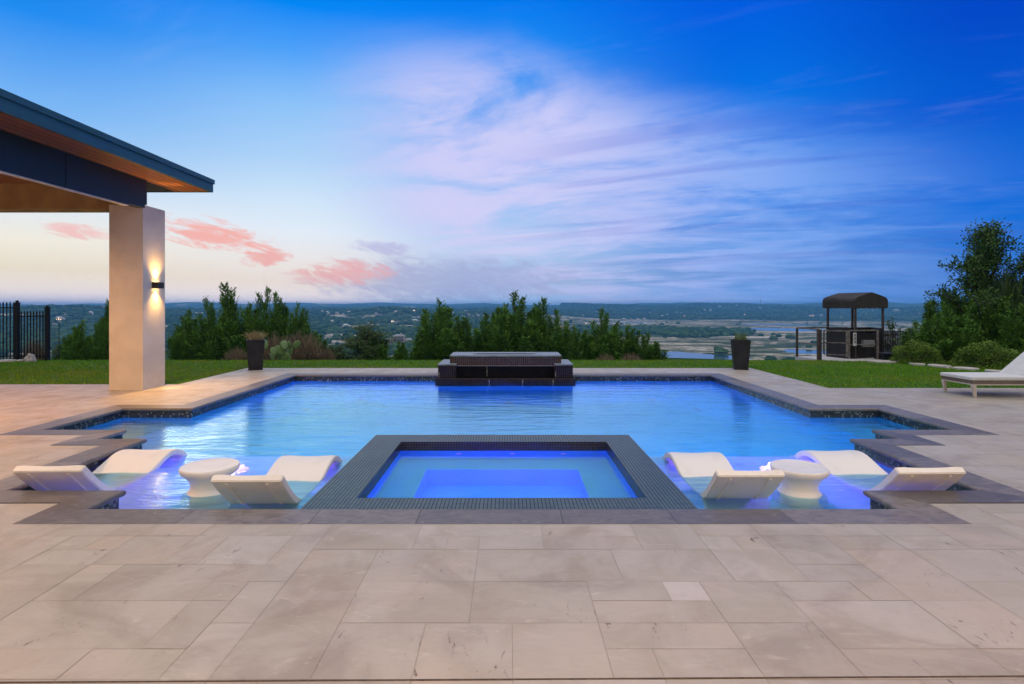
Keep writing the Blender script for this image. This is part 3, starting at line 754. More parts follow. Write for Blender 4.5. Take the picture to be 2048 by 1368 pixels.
# woodland of the hills and valley: countless crowns, one object
def woods():
    g = random.Random(8); gn = np.random.default_rng(8)
    bm = bmesh.new(); bmesh.ops.create_icosphere(bm, subdivisions=1, radius=1.)
    bv = np.array([v.co[:] for v in bm.verts]); bf = [tuple(v.index for v in f.verts) for f in bm.faces]; bm.free()
    bm = bmesh.new(); bmesh.ops.create_icosphere(bm, subdivisions=2, radius=1.)
    bv2 = np.array([v.co[:] for v in bm.verts]); bf2 = [tuple(v.index for v in f.verts) for f in bm.faces]; bm.free()
    mb = MB(); cnt = 0
    for _ in range(52000):
        d = 560*math.exp(g.random()**.85*math.log(5200/560.)); a = g.uniform(R(-46), R(46)); x, y = d*math.sin(a), d*math.cos(a)
        h = height(x, y); c = cover(x, y, h)
        if h < VAL-.3: continue
        if g.random() > (c-.35)*2.2 and g.random() > (.05 if a < .05 else .008)*(d < 2300): continue
        hb, fb = (bv2, bf2) if d < 1300 else (bv, bf)
        s = g.uniform(3.2, 6.5)*(1+.25*sm(1500, 4000, d)); j = gn.uniform(.72, 1.2, (len(hb), 1))
        v = hb*j*np.array((s*g.uniform(1., 1.7), s*g.uniform(1, 1.5), s*g.uniform(.75, 1.15)))+np.array((x, y, h+s*.45))
        mb.add(v, fb); cnt += 1
    m, t, b = newmat('far_foliage')
    r = geo(t).outputs['Random Per Island']
    t.links.new(mixc(t, r, (.012,.040,.016), (.070,.125,.045)), b.inputs['Base Color']); b.inputs['Roughness'].default_value = 1; b.inputs['Specular IOR Level'].default_value = 0.
    tag(mb.build('distant_woods', m), 'dark woods covering the far hills and valley floor', 'woods', kind='stuff')
woods()
def hit(px, py):
    ax, az_ = (px-VX)/F, -(py-VY)/F
    d = 500.
    while d < 14000:
        if EYE+az_*d < height(ax*d, d): return d
        d *= 1.008
    return None

# houses across the valley
wall_ms = [simple('house_wall_pale', (.62,.60,.56), None, .8, .5), simple('house_wall_tan', (.44,.38,.31), None, .8, .5)]
roof_ms = [simple('house_roof_grey', (.30,.30,.31), None, .8, .5), simple('house_roof_brown', (.20,.15,.12), None, .8, .5), simple('house_roof_white', (.66,.67,.68), None, .6, .5)]
win_m = simple('window_glass', (.03,.04,.05), None, .1, 1.); lit_m = emit('lit_window', (1,.66,.33), 3.)
def house_mesh(w, dp, h, wm, rm, lit, g):
    mb = MB(); mats = [wm, rm, win_m, lit_m]
    def blk(x0, x1, y0, y1, z1, rh):
        mb.box((x0, y0, -3), (x1, y1, z1), 0); e = .5; cx0, cx1 = x0+(y1-y0)*.35, x1-(y1-y0)*.35
        if cx1 < cx0: cx0 = cx1 = (x0+x1)/2
        ym = (y0+y1)/2
        mb.add([(x0-e,y0-e,z1+.01),(x1+e,y0-e,z1+.01),(x1+e,y1+e,z1+.01),(x0-e,y1+e,z1+.01),(cx0,ym,z1+rh),(cx1+.01,ym,z1+rh)], [(0,1,5,4),(1,2,5),(2,3,4,5),(3,0,4),(3,2,1,0)], 1)
    blk(-w/2, w*.22, 0, dp, h, 2.4); blk(w*.22+.02, w/2, dp*.1, dp*.9, h*.62, 1.8)
    nw = max(2, int(w/5))
    for fl in range(2 if h > 5 else 1):
        for i in range(nw):
            xx = -w/2+(i+.5)*w*.7/nw
            mb.box((xx-.8, -.06, 1+fl*3.1), (xx+.8, -.01, 2.7+fl*3.1), 3 if (lit and g.random() < .6) else 2)
    return mb, mats
hs = [(120,642,17,2),(181,630,8,0),(207,617,5,0),(110,655,5,0),
 (699,626,9,0),(674,630,9,0),(687,631,7,0),(753,631,11,0),(794,626,15,0),(655,628,8,0),(645,624,6,0),(762,634,6,0),(694,657,19,0),(800,647,22,0),(786,648,9,1),(829,640,14,0),(830,646,17,0),(850,647,14,0),(829,625,7,2),(665,648,8,0),(812,645,8,0),
 (838,640,9,0),(862,650,8,0),(924,636,12,0),(937,633,9,0),(948,636,10,0),(958,634,8,0),(969,636,10,0),(979,637,9,0),(932,625,8,2),(905,628,6,0),(1120,619,6,0),(1113,625,5,0),(1193,626,5,2),(1166,633,7,0),(1164,645,14,0),(1174,652,7,2),(1127,656,4,2),(1219,649,11,0),(1233,659,6,0),(1248,640,9,0),(1262,641,6,0),(1276,642,8,0),(1289,641,7,0),(1301,628,8,0),(1327,634,12,0),(1291,650,3,2),(1307,657,13,0),
 (1336,632,8,0),(1359,627,10,0),(1370,635,7,2),(1400,637,8,0),(1490,632,4,2),(1496,634,3,2),(1421,622,5,0),(1410,621,5,0),(1588,614,5,2),(1549,613,4,0),(1627,634,17,1),(1645,634,8,0),(1687,636,15,2),(1732,631,9,0),(1795,623,14,0),(1791,628,4,2),(1839,629,7,2),(1440,615,8,0),(1475,614,7,0),(1520,618,5,0),(1745,622,5,0)]
g = random.Random(12); nh = 0
zone = lambda px, d, lit: None
for px, py, w, lit in hs:
    d = hit(px, py)
    if d is None: continue
    W = max(9, w*d/F*.85); hgt = g.choice((3.4, 6.2, 6.4)); wm = g.choice(wall_ms); rm = g.choice(roof_ms)
    mb, mats = house_mesh(W, min(16, W*.55), hgt, wm, rm, lit, g)
    o = mb.build('distant_house', mats); x, y = (px-VX)/F*d, d
    o.location = (x, y, height(x, y)+1.5); o.rotation_euler = (0, 0, g.uniform(-.35, .35)-math.atan2(x, y)*.6)
    if px == 120: lab, grp = 'wide house glowing with lights on the left hillside beyond the iron fence', None
    elif px < 250: lab, grp = 'small pale house among trees on the far left hillside beyond the iron fence', 'houses on the far left hillside'
    elif px == 694: lab, grp = 'long pale roofed house alone in the woods left of the stone mansion', None
    elif px == 1307: lab, grp = 'long low house in the dark wood on the valley floor', None
    elif lit == 2: lab, grp = 'tiny far house with a lit window across the valley', 'lit houses across the valley'
    elif px < 880: lab, grp = 'small pale house on the wooded hillside behind the stone mansion', 'houses on the hillside behind the mansion'
    elif px < 1000: lab, grp = 'pale lakeside villa in the row between the cedars', 'row of villas between the cedars'
    elif px < 1340: lab, grp = 'small pale house on the wooded slopes right of the tall cedars', 'houses on the middle slopes'
    else: lab, grp = 'tiny pale house on the blue ridge beyond the valley', 'houses on the right ridge'
    tag(o, lab, 'house', grp)

# stone mansion
dm = hit(798, 690) or 900
dm = min(dm, 950)
X_, Y_ = (797-VX)/F*dm, dm
man = thing('mansion', (X_, Y_, height(X_, Y_)+.5), 'large stone mansion with long balconies below the wooded hillside', 'mansion')
sc_ = dm/F
def mbx(name, m, boxes):
    mb = MB()
    for a, b in boxes: mb.box(tuple(v*sc_ for v in a), tuple(v*sc_ for v in b))
    return mb.build(name, m, man)
stone_m = simple('mansion_stone', (.46,.40,.33), (.38,.33,.27), .85, .4)
mbx('central_block', stone_m, [((-11,0,-6),(11,14,17))]); mbx('left_wing', stone_m, [((-28,2,-6),(-11.1,12,9))]); mbx('right_wing', stone_m, [((11.1,3,-6),(26,12,9))])
mbx('terrace', simple('terrace_wall', (.55,.47,.36), None, .8, .3), [((-26,-7,-8),(24,-.6,-1))])
for x0, x1, y0, y1, z in ((-12,12,-1,15,17),(-29,-10.9,1,13,9),(10.9,27,2,13,9)):
    mb = MB(); q = [(x0,y0,z+.05),(x1,y0,z+.05),(x1,y1,z+.05),(x0,y1,z+.05),((x0*.75+x1*.25),(y0+y1)/2,z+3.2),((x0*.25+x1*.75),(y0+y1)/2,z+3.2)]
    mb.add(np.array(q)*sc_, [(0,1,5,4),(1,2,5),(2,3,4,5),(3,0,4)]); mb.build('roof', roof_ms[0], man)
mbx('balcony', roof_ms[1], [((-10,-2.5,5.2),(10,-.05,6.2))]); mbx('balcony', roof_ms[1], [((-10,-2.5,10.6),(10,-.05,11.4))])
mbx('chimney', stone_m, [((3,4,17.2),(5.5,7,23))])
for z0, z1 in ((.5,4.4),(6.6,10.0),(12,15.4)):
    for i in range(7): mbx('window', win_m, [((-9.4+i*2.8,-.25,z0),(-7.6+i*2.8,-.04,z1))])
for i in range(4):
    mbx('window', win_m, [((-26.5+i*3.9,1.7,1.4),(-24.3+i*3.9,1.96,6.5))]); mbx('window', win_m, [((13+i*3.3,2.7,1.4),(15+i*3.3,2.96,6.5))])
for i in range(8):
    mbx('column', stone_m, [((-10.2+i*2.85,-2.4,-1),(-9.7+i*2.85,-1.9,5.1))])

# radio mast on the far ridge
dr = 5200; xr, yr = (1521-VX)/F*dr, dr
mb = MB(); mb.bar((0,0,0), (0,0,58), 3.0); mb.bar((-6,0,48), (6,0,48), 1.6); mb.bar((0,0,58), (0,0,70), 1.2)
o = mb.build('radio_mast', simple('mast_steel', (.15,.16,.18), None, .6)); o.location = (xr, yr, height(xr, yr)-2)
tag(o, 'thin radio mast standing on the ridge left of the canopy', 'mast')

# ------------------------------------------------------------------ vegetation at the lawn edge
cedar_m = foliage_mat('cedar_foliage', (.014,.065,.009), (.16,.33,.040))
cedar2_m = foliage_mat('cedar_foliage_fresh', (.040,.130,.014), (.145,.29,.035))
bark_m = simple('bark', (.06,.045,.032), (.035,.026,.02), .9, 25, stretch=(1,1,.2))
dry_m = foliage_mat('dry_twigs', (.10,.075,.045), (.26,.20,.12))
olive_m = foliage_mat('olive_foliage', (.035,.085,.020), (.11,.175,.045))
broad_m = foliage_mat('broad_leaf', (.014,.055,.012), (.080,.17,.028))
round_m = foliage_mat('round_shrub_leaf', (.055,.13,.012), (.18,.28,.035))
straw_m = foliage_mat('straw_grass', (.26,.20,.10), (.46,.38,.20))
green_st = foliage_mat('green_stalk', (.07,.13,.03), (.18,.24,.07))
def cedar_meshes(seed, leads=26, rad=.36, top=1., fresh=False, dens=1.):
    g = np.random.default_rng(seed); cr, tr = MB(), MB()
    for i in range(leads):
        az = i*2.4+g.normal()*.3; hh = (1., .93, .84)[i] if i < 3 else .30+.62*g.random()**1.1
        rr = rad*(1-.66*hh**2.2)*(g.uniform(.25, .55) if i < 3 else g.uniform(.5, 1.08))
        b0 = np.array((g.normal()*.02, g.normal()*.02, g.uniform(0, .18)*hh)); tip = np.array((math.cos(az)*rr, math.sin(az)*rr, hh))
        mid = b0*.35+tip*.65; mid[:2] = tip[:2]*.9; mid[2] = b0[2]+(hh-b0[2])*.36
        ns = int(20+20*hh); s = np.linspace(.06, 1, ns)[:, None]
        pts = (1-s)**2*b0+2*s*(1-s)*mid+s**2*tip
        pts += np.sin(s*9+i)*.008
        tan = 2*(1-s)*(mid-b0)+2*s*(tip-mid); tan /= np.linalg.norm(tan, axis=1, keepdims=True)
        tr.tube(pts[::3], list(np.linspace(.011, .002, len(pts[::3]))*(1.6 if i == 0 else .8)), 4)
        taper = np.clip(1.12-s[:, 0]**1.6, .12, 1)
        for k in range(int(4*dens)):
            bl = (.19*taper+.025)*g.uniform(.3, 1.25, ns)
            o = g.normal(size=(ns, 3)); o -= tan*(o*tan).sum(1, keepdims=True); o /= np.linalg.norm(o, axis=1, keepdims=True)
            d = o*.85+tan*.85+np.array((0, 0, .2)); d /= np.linalg.norm(d, axis=1, keepdims=True)
            side = np.cross(d, g.normal(size=(ns, 3))); side /= np.linalg.norm(side, axis=1, keepdims=True)
            nq = 7
            for q in range(nq):           # leaflets in two ranks along each branchlet: a flat spray
                f = (q+.5)/nq
                Pq = pts+d*bl[:, None]*f+np.array((0, 0, .02))*f*f; dd = d*.9+side*(.55 if q % 2 else -.55)*(1.1-f)+g.normal(size=(ns, 3))*.18
                cr.leaves(Pq, dd, g.uniform(.026, .046, ns)*(1.15-.4*f), g.uniform(.009, .015, ns), g)
    return cr.mesh('crown', cedar2_m if fresh else cedar_m), tr.mesh('trunk', bark_m)
CED = [cedar_meshes(1, 20), cedar_meshes(2, 17, .30), cedar_meshes(3, 24, .42), cedar_meshes(4, 16, .26, fresh=True), cedar_meshes(5, 22, .38, fresh=True)]
BUSH = [cedar_meshes(17, 46, .44, fresh=True), cedar_meshes(18, 42, .46)]
def plant(name, meshes, px, ptop, hw, Y, label, cat, group=None, zb=-.35, rad=.36, rz=None):
    if px < 1340: Y += 12.; zb = height(0, Y)-.25        # they grow on the slope below the lawn's edge
    H = zat(ptop, Y)-zb
    t = thing(name, at(px, Y, zb), label, cat, group, rng.uniform(0, 6.28) if rz is None else rz)
    if name == 'cedar_tree': t.rotation_euler = (rng.uniform(-.13, .13), rng.uniform(-.13, .13), t.rotation_euler.z)
    s = hw*(1.42 if name == 'cedar_tree' else 1.)/F*Y/rad; t.scale = (s, s, H)
    for nm, me in zip(('crown', 'trunk'), meshes):
        if me is None: continue
        o = bpy.data.objects.new(nm, me); C.objects.link(o); o.parent = t
    return t
cedars = [
 (152,645,20,16.6,3,'narrow bright cedar standing alone between the iron fence and the column'),
 (190,630,27,16.9,4,'bushy cedar just left of the white column'),
 (212,606,18,17.4,1,'dark cedar half hidden by the left edge of the white column'),
 (128,672,20,16.5,3,'short cedar beside the cable fence at the end of the iron fence'),
 (366,640,30,16.7,0,'low wide dark cedar nearest the right side of the white column'),
 (396,624,38,17.2,2,'broad dark cedar second from the white column'),
 (437,601,34,17.0,0,'pointed dark cedar left of the tall feathery one behind the left planter'),
 (480,574,40,17.0,1,'tallest feathery cedar of the left thicket, behind the left planter'),
 (518,582,36,17.3,0,'tall cedar with forked top just right of the tallest one of the left thicket'),
 (552,593,28,17.0,1,'slim cedar above the prickly pear'),
 (584,612,30,17.2,2,'dark cedar behind the tangle of dry brush'),
 (622,652,34,17.0,0,'low cedar at the right end of the left thicket'),
 (756,676,28,16.9,4,'low soft cedar at the foot of the airy willow shrub'),
 (803,684,16,16.7,3,'tiny lone cedar below the stone mansion'),
 (846,668,26,16.7,0,'low cedar at the left foot of the thicket behind the water feature'),
 (880,607,50,17.0,4,'tall green cedar above the left end of the water feature'),
 (935,636,40,16.8,0,'shorter cedar between the two tall ones behind the water feature'),
 (985,611,46,17.2,2,'tall dark cedar behind the left half of the water feature'),
 (1040,590,50,17.0,0,'tallest cedar, right behind the middle of the water feature'),
 (1014,622,40,16.6,4,'lighter cedar in front of the tallest one behind the water feature'),
 (1088,604,42,17.2,1,'spiky cedar behind the right half of the water feature'),
 (1120,624,34,16.9,0,'dark cedar above the right end of the water feature'),
 (1148,655,26,16.7,2,'low cedar at the right foot of the thicket behind the water feature'),
 (1180,664,24,16.7,3,'narrow bright cedar at the left of the right-hand group'),
 (1204,622,36,17.0,0,'tallest cedar of the right-hand group, right of the water feature'),
 (1245,652,34,17.1,2,'dark rounded cedar in the middle of the right-hand group'),
 (1222,668,28,16.6,4,'small bright cedar in front of the right-hand group'),
 (1288,668,32,16.9,0,'dark low cedar near the right end of the right-hand group'),
 (1312,686,18,16.7,1,'smallest cedar at the right end of the right-hand group'),
]
for px, pt, hw, Y, k, lab in cedars:
    plant('cedar_tree', CED[k], px, pt, hw, Y, lab, 'cedar', 'cedars along the far edge of the lawn', rad=(.36,.30,.42,.26,.38)[k])

def brush_mesh(seed, n=900, rad=.5, mat=None, curl=.5, leaf=0, lm=None):
    g = np.random.default_rng(seed); mb = MB()
    for i in range(n):
        az = g.uniform(0, 6.28); rr = rad*math.sqrt(g.random()); hh = g.uniform(.35, 1.)*(1-.45*(rr/rad)**2)
        p = np.array((math.cos(az)*rr*.55, math.sin(az)*rr*.55, 0.)); q = np.array((math.cos(az)*rr*g.uniform(.8, 1.1), math.sin(az)*rr*g.uniform(.8, 1.1), hh))
        m_ = (p+q)/2+g.normal(size=3)*.07*curl; w = .006
        pts = [p, (p+m_)/2+g.normal(size=3)*.012, m_, (m_+q)/2+g.normal(size=3)*.02, q]
        for a, b in zip(pts[:-1], pts[1:]):
            e = np.cross(b-a, g.normal(size=3)); e = e/(np.linalg.norm(e)+1e-9)*w
            mb.add([a-e, a+e, b+e*.6, b-e*.6], [(0,1,2,3)])
        for _ in range(3):
            k = g.integers(1, 4); a = pts[k]; b = a+(pts[k+1]-pts[k])*.8+g.normal(size=3)*.05
            e = np.cross(b-a, g.normal(size=3)); e = e/(np.linalg.norm(e)+1e-9)*.004
            mb.add([a-e, a+e, b], [(0,1,2)])
    return mb.mesh('twigs', mat or dry_m)
DRY = [brush_mesh(21), brush_mesh(22, 700, .5, curl=.8)]
for px, pt, hw, Y, k, lab in ((600,655,52,16.5,0,'large tangle of bare brown brush right of the prickly pear'),(548,658,36,16.8,1,'bare brown brush behind the prickly pear'),(474,690,30,16.4,1,'low brown brush left of the left planter'),
        (1212,704,28,16.35,0,'low tan brush left of centre under the right-hand cedars'),(1262,702,30,16.35,1,'low tan brush at the right under the right-hand cedars'),(1003,700,26,16.5,1,'low brown brush behind the middle of the water feature'),(68,672,26,16.9,1,'grey twiggy bush seen through the short iron fence'),(655,690,18,16.5,0,'small dry brush at the right end of the left thicket')):
    if px < 700: Y += 7.5
    z0 = height(0, Y)-.1
    t = thing('dry_brush', at(px, Y, z0), lab, 'brush', 'dry brush along the lawn edge', rng.uniform(0, 6)); s = hw/F*Y/.5; t.scale = (s, s, zat(pt, Y)-z0)
    o = bpy.data.objects.new('twigs', DRY[k]); C.objects.link(o); o.parent = t

def tree_meshes(seed, nb, rad, leafL, leafW, per, mat, start=.25, droop=0., spread=.10, sub=7, shape=.6, peak=0.):
    g = np.random.default_rng(seed); cr, tr = MB(), MB()
    tr.tube([(0,0,0),(.01,.005,.3),(-.01,0,.6),(0,.01,.92)], [.022,.017,.011,.004], 7)
    for i in range(nb):
        az = i*2.4+g.normal()*.4; st = g.uniform(start*.4, .8); ln = g.uniform(.55, 1.05)
        env = rad*(1-(max(0, st-shape)/(1-shape+.001))**1.3*.6)*(1-peak*st)
        hh = min(1., st+g.uniform(.12, .34)); rr = env*ln*(1-.55*max(0, hh-.6)/.4)
        b0 = np.array((0, 0, st*.9)); tip = np.array((math.cos(az)*rr, math.sin(az)*rr, hh-droop*ln)); mid = np.array((tip[0]*.5, tip[1]*.5, (b0[2]+hh)/2+.05))
        s = np.linspace(0, 1, 9)[:, None]; pts = (1-s)**2*b0+2*s*(1-s)*mid+s**2*tip
        tr.tube(pts[::2], [.010,.008,.006,.004,.002], 5)
        for q in range(sub):
            f = g.uniform(.2, 1.); c = (1-f)**2*b0+2*f*(1-f)*mid+f*f*tip
            d = g.normal(size=3); d[2] = abs(d[2])*.6-droop*2; d /= np.linalg.norm(d); l = spread*g.uniform(.5, 1.5)
            tr.tube([c, c+d*l*.6, c+d*l], [.0035,.002,.001], 3)
            Pq = c+d*l*g.uniform(.1, 1.05, (per, 1))+g.normal(size=(per, 3))*spread*.22
            D = d*.5+g.normal(size=(per, 3))*.6; D[:, 2] -= droop
            cr.leaves(Pq, D, g.uniform(.7, 1.2, per)*leafL, g.uniform(.7, 1.2, per)*leafW, g)
    return cr.mesh('crown', mat), tr.mesh('trunk', bark_m)
WIL = tree_meshes(31, 40, .42, .050, .010, 24, olive_m, .1, .03, .14, 9)
plant('willow_shrub', WIL, 735, 650, 58, 17.0, 'airy olive-green willow-like shrub left of the stone mansion', 'shrub', rad=.42)
plant('willow_shrub', WIL, 672, 690, 30, 17.2, 'low thin olive shrub right of the dry brush', 'shrub', rad=.42)
BR = tree_meshes(39, 40, .52, .026, .011, 38, broad_m, .2, 0., .09, 9, .3, .72)
plant('broadleaf_tree', BR, 1972, 452, 92, 16.4, 'tall dark tree with reaching branches at the right edge', 'tree', rad=.36)
plant('broadleaf_tree', BR, 2070, 500, 85, 16.0, 'dark tree cut by the right edge of the picture', 'tree', rad=.36, rz=2.)
plant('broadleaf_tree', tree_meshes(36, 18, .40, .034, .016, 16, broad_m, .3, 0, .08, 6), 1785, 640, 34, 17.6, 'small thin-leaved tree behind the picket fence right of the canopy', 'tree', rad=.40)
plant('cedar_tree', CED[2], 1905, 570, 48, 16.6, 'dark cedar in front of the tall tree at the right edge', 'cedar', rad=.42)
plant('cedar_tree', CED[1], 1862, 606, 26, 17.0, 'thin cedar rising at the left end of the right-hand bushes', 'cedar', rad=.30)
plant('large_bush', BUSH[0], 1890, 632, 88, 15.9, 'large soft green bush right of the picket fence', 'bush', rad=.44)
plant('large_bush', BUSH[0], 2020, 600, 92, 15.6, 'large green bush behind the patio lounge chair', 'bush', rad=.44, rz=1.)
plant('large_bush', BUSH[1], 1960, 588, 80, 16.3, 'dark bush between the two large green bushes', 'bush', rad=.40)
t = thing('dry_brush', at(2010, 16.2, 1.0), 'bare grey-green twigs standing out of the bushes at the right edge', 'brush'); t.scale = (1.2, 1.2, 1.9)
o = bpy.data.objects.new('twigs', brush_mesh(25, 260, .5, olive_m)); C.objects.link(o); o.parent = t
def round_shrub(seed):
    g = np.random.default_rng(seed); n = 9000; mb = MB(); tr = MB()
    v = g.normal(size=(n, 3)); v /= np.linalg.norm(v, axis=1, keepdims=True); v[:, 2] = np.abs(v[:, 2])
    lump = 1+.09*np.sin(v[:, 0]*7+seed)*np.cos(v[:, 1]*8)+.05*np.sin(v[:, 2]*13)
    Pp = v*(g.uniform(.72, 1., n)**.5*lump)[:, None]*np.array((.5, .5, 1.)); D = v+g.normal(size=(n, 3))*.7
    mb.leaves(Pp, D, g.uniform(.03, .055, n), g.uniform(.014, .026, n), g)
    for k in range(14):
        a = g.uniform(0, 6.28); tr.tube([(0,0,0), (math.cos(a)*.15, math.sin(a)*.15, .3), (math.cos(a)*.32, math.sin(a)*.32, g.uniform(.4, .8))], [.02,.012,.004], 5)
    return mb.mesh('crown', round_m), tr.mesh('trunk', bark_m)
RS = round_shrub(3)
plant('round_shrub', RS, 1832, 683, 44, 15.2, 'low round clipped shrub right of the canopy', 'shrub', rad=.5, zb=-.05)
plant('round_shrub', RS, 1972, 685, 56, 14.3, 'low round clipped shrub behind the patio lounge chair', 'shrub', rad=.5, zb=-.05)

# prickly pear
pp = thing('prickly_pear', at(560, 16.1, -.05), 'prickly pear cactus with round pads beside the left planter', 'cactus')
pad_m = simple('cactus_pad', (.16,.27,.09), (.11,.20,.07), .55, 12)
g = random.Random(6)
for i in range(15):
    bm = bmesh.new(); bmesh.ops.create_uvsphere(bm, u_segments=14, v_segments=10, radius=1)
    me = bpy.data.meshes.new('pad'); bm.to_mesh(me); bm.free(); me.materials.append(pad_m); me.polygons.foreach_set('use_smooth', [True]*len(me.polygons))
    o = bpy.data.objects.new('pad', me); C.objects.link(o); o.parent = pp
    lv = i//5; a = g.uniform(-1, 1); o.location = (a*.30*(1+lv*.25), g.uniform(-.12, .12), .12+lv*.17+g.uniform(-.03, .03))
    o.scale = (.10, .024, .135); o.rotation_euler = (g.uniform(-.3, .3), a*.7+g.uniform(-.3, .3), g.uniform(-.9, .9))

# ------------------------------------------------------------------ planters
pl_m = simple('planter_slate', (.022,.024,.030), (.012,.013,.016), .4, 5, bmp=.1, spec=.3)
soil_m = simple('soil', (.04,.03,.02), None, .95, 30)
def planter(px, Y, label, straw, rz):
    t = thing('planter', at(px, Y), label, 'planter', 'tall tapered planters on the far patio', rz)
    H = .715; b, tp = .15, .205
    mb = MB(); r0 = [(-b,-b,0),(b,-b,0),(b,b,0),(-b,b,0)]; r1 = [(-tp,-tp,H),(tp,-tp,H),(tp,tp,H),(-tp,tp,H)]; ti = tp-.025
    r2 = [(-ti,-ti,H),(ti,-ti,H),(ti,ti,H),(-ti,ti,H)]; r3 = [(-ti,-ti,H-.07),(ti,-ti,H-.07),(ti,ti,H-.07),(-ti,ti,H-.07)]
    fs = [(3,2,1,0)]
    for q in range(3):
        fs += [(q*4+i, q*4+(i+1) % 4, q*4+4+(i+1) % 4, q*4+4+i) for i in range(4)]
    mb.add(r0+r1+r2+r3, fs); mb.build('pot', pl_m, t, bevel=.006)
    mb = MB(); mb.box((-b-.012,-b-.012,-.0), (b+.012,b+.012,.028)); mb.build('plinth', pl_m, t, bevel=.004)
    mb = MB(); mb.add([(-ti+.002,-ti+.002,H-.05),(ti-.002,-ti+.002,H-.05),(ti-.002,ti-.002,H-.05),(-ti+.002,ti-.002,H-.05)], [(0,1,2,3)]); mb.build('soil', soil_m, t)
    mb = MB(); gg = np.random.default_rng(int(px))
    n = 420 if straw else 70
    for i in range(n):
        a = gg.uniform(0, 6.28); L = gg.uniform(.14, .34) if straw else gg.uniform(.1, .3); lean = gg.uniform(.1, 1.0) if straw else gg.uniform(.0, .35)
        p = np.array((gg.uniform(-.12, .12), gg.uniform(-.12, .12), H-.05)); d = np.array((math.cos(a)*lean, math.sin(a)*lean, 1.)); d /= np.linalg.norm(d)
        q = p+d*L*.6; r = q+(d+np.array((math.cos(a), math.sin(a), -.5))*lean*.7)*L*.4; e = np.cross(d, gg.normal(size=3)); e = e/np.linalg.norm(e)*.004
        mb.add([p-e, p+e, q+e, q-e, r], [(0,1,2,3),(3,2,4)])
    if not straw:
        n = 200; mb.leaves(np.stack([gg.uniform(-.13,.13,n), gg.uniform(-.13,.13,n), H-.05+gg.uniform(0,.16,n)], 1), gg.normal(size=(n,3))*.5+np.array((0,0,.8)), .05, .016, gg)
    mb.build('grass_tuft' if straw else 'sprouts', straw_m if straw else green_st, t)
planter(511, 13.62, 'tall tapered black planter with straw-coloured grass, left end of far patio', True, R(24))
planter(1481, 13.68, 'tall tapered black planter with few green sprouts, right end of far patio', False, R(-14))

# ------------------------------------------------------------------ left iron fence
iron = simple('black_iron', (.008,.009,.014), (.012,.013,.018), .6, 20, spec=.25)
fl = thing('iron_fence', at(34, 15.9), 'black iron fence with spear points at the far left of the lawn', 'fence')
def fpart(name, fn, mat=iron, par=None):
    mb = MB(); fn(mb); return rel(mb.build(name, mat), par)
FY = 15.9; k = FY/F
def px2(px, Y=FY): return (px-VX)/F*Y
for x0, x1, ztop in ((31, 37.5, 1.60), (91.5, 98, 1.46)):
    def f(mb):
        mb.box((px2(x0), FY-.045, -.3), (px2(x1), FY+.045, ztop)); mb.box((px2(x0)-.012, FY-.057, ztop), (px2(x1)+.012, FY+.057, ztop+.02)); mb.lathe([(.03, ztop+.02), (.045, ztop+.05), (.02, ztop+.08)], 10, (px2(x0)+px2(x1))/2, FY)
    fpart('post', f, iron, fl)
def picket(x, zt):
    def f(mb):
        mb.box((x-.011, FY-.011, .03), (x+.011, FY+.011, zt-.09)); mb.lathe([(.011, zt-.10), (.026, zt-.075), (.016, zt-.04), (.001, zt)], 6, x, FY)
    return f
x = px2(27.5)
while x > -16.4: fpart('picket', picket(x, zat(603, FY)), iron, fl); x -= .098
for i in range(8): fpart('picket', picket(px2(42.5+i*6.2), zat(621, FY)), iron, fl)
for a, b, z in ((-60, 31, zat(615.5, FY)), (-60, 31, .12), (37, 92, zat(632.5, FY)), (37, 92, .12)):
    fpart('rail', lambda mb: mb.box((px2(a), FY-.016, z-.016), (px2(b), FY+.016, z+.016)), iron, fl)
cf = thing('cable_fence', (px2(98), FY, 0), 'low wire fence running back from the end of the iron fence', 'fence')
for i in range(13):
    z = zat(646, FY)-i*.085
    fpart('wire', lambda mb: mb.bar((px2(98), FY+.05, z), (px2(118, 19.5), 19.5, z-.10), .010), iron, cf)
fpart('end_post', lambda mb: mb.bar((px2(118, 19.5), 19.5, -1.6), (px2(118, 19.5), 19.5, zat(646, FY)-.10), .015), iron, cf)

# rocks
rock_m = simple('limestone_rock', (.46,.43,.40), (.30,.28,.26), .85, 4, bmp=.4)
def rock(loc, s, label, seed):
    bm = bmesh.new(); bmesh.ops.create_icosphere(bm, subdivisions=3, radius=1)
    for v in bm.verts:
        q = v.co.copy(); v.co *= 1+.34*noise.noise(q*1.2+Vector((seed, 0, 0)))+.10*noise.noise(q*3+Vector((0, seed, 0)))
        v.co.z = max(v.co.z, -.35)
    me = bpy.data.meshes.new('rock'); bm.to_mesh(me); bm.free(); me.materials.append(rock_m)
    o = bpy.data.objects.new('rock', me); C.objects.link(o); o.location = loc; o.scale = s; o.rotation_euler = (0, 0, seed)
    tag(o, label, 'rock')
rock(at(60, 15.6, .03), (.13, .12, .19), 'pale pointed rock at the foot of the short iron fence', 1.3)
rock(at(41, 15.6, .0), (.10, .10, .06), 'low flat rock left of the pointed rock', 2.7)
rock(at(12, 15.5, .0), (.26, .14, .07), 'long flat rock at the far left under the iron fence', 4.1)
rock(at(1896, 13.9, .0), (.10, .08, .07), 'small rock at the foot of the right bushes', 5.)
sp_m = simple('stepping_stone', (.50,.47,.43), (.40,.37,.33), .85, 6)
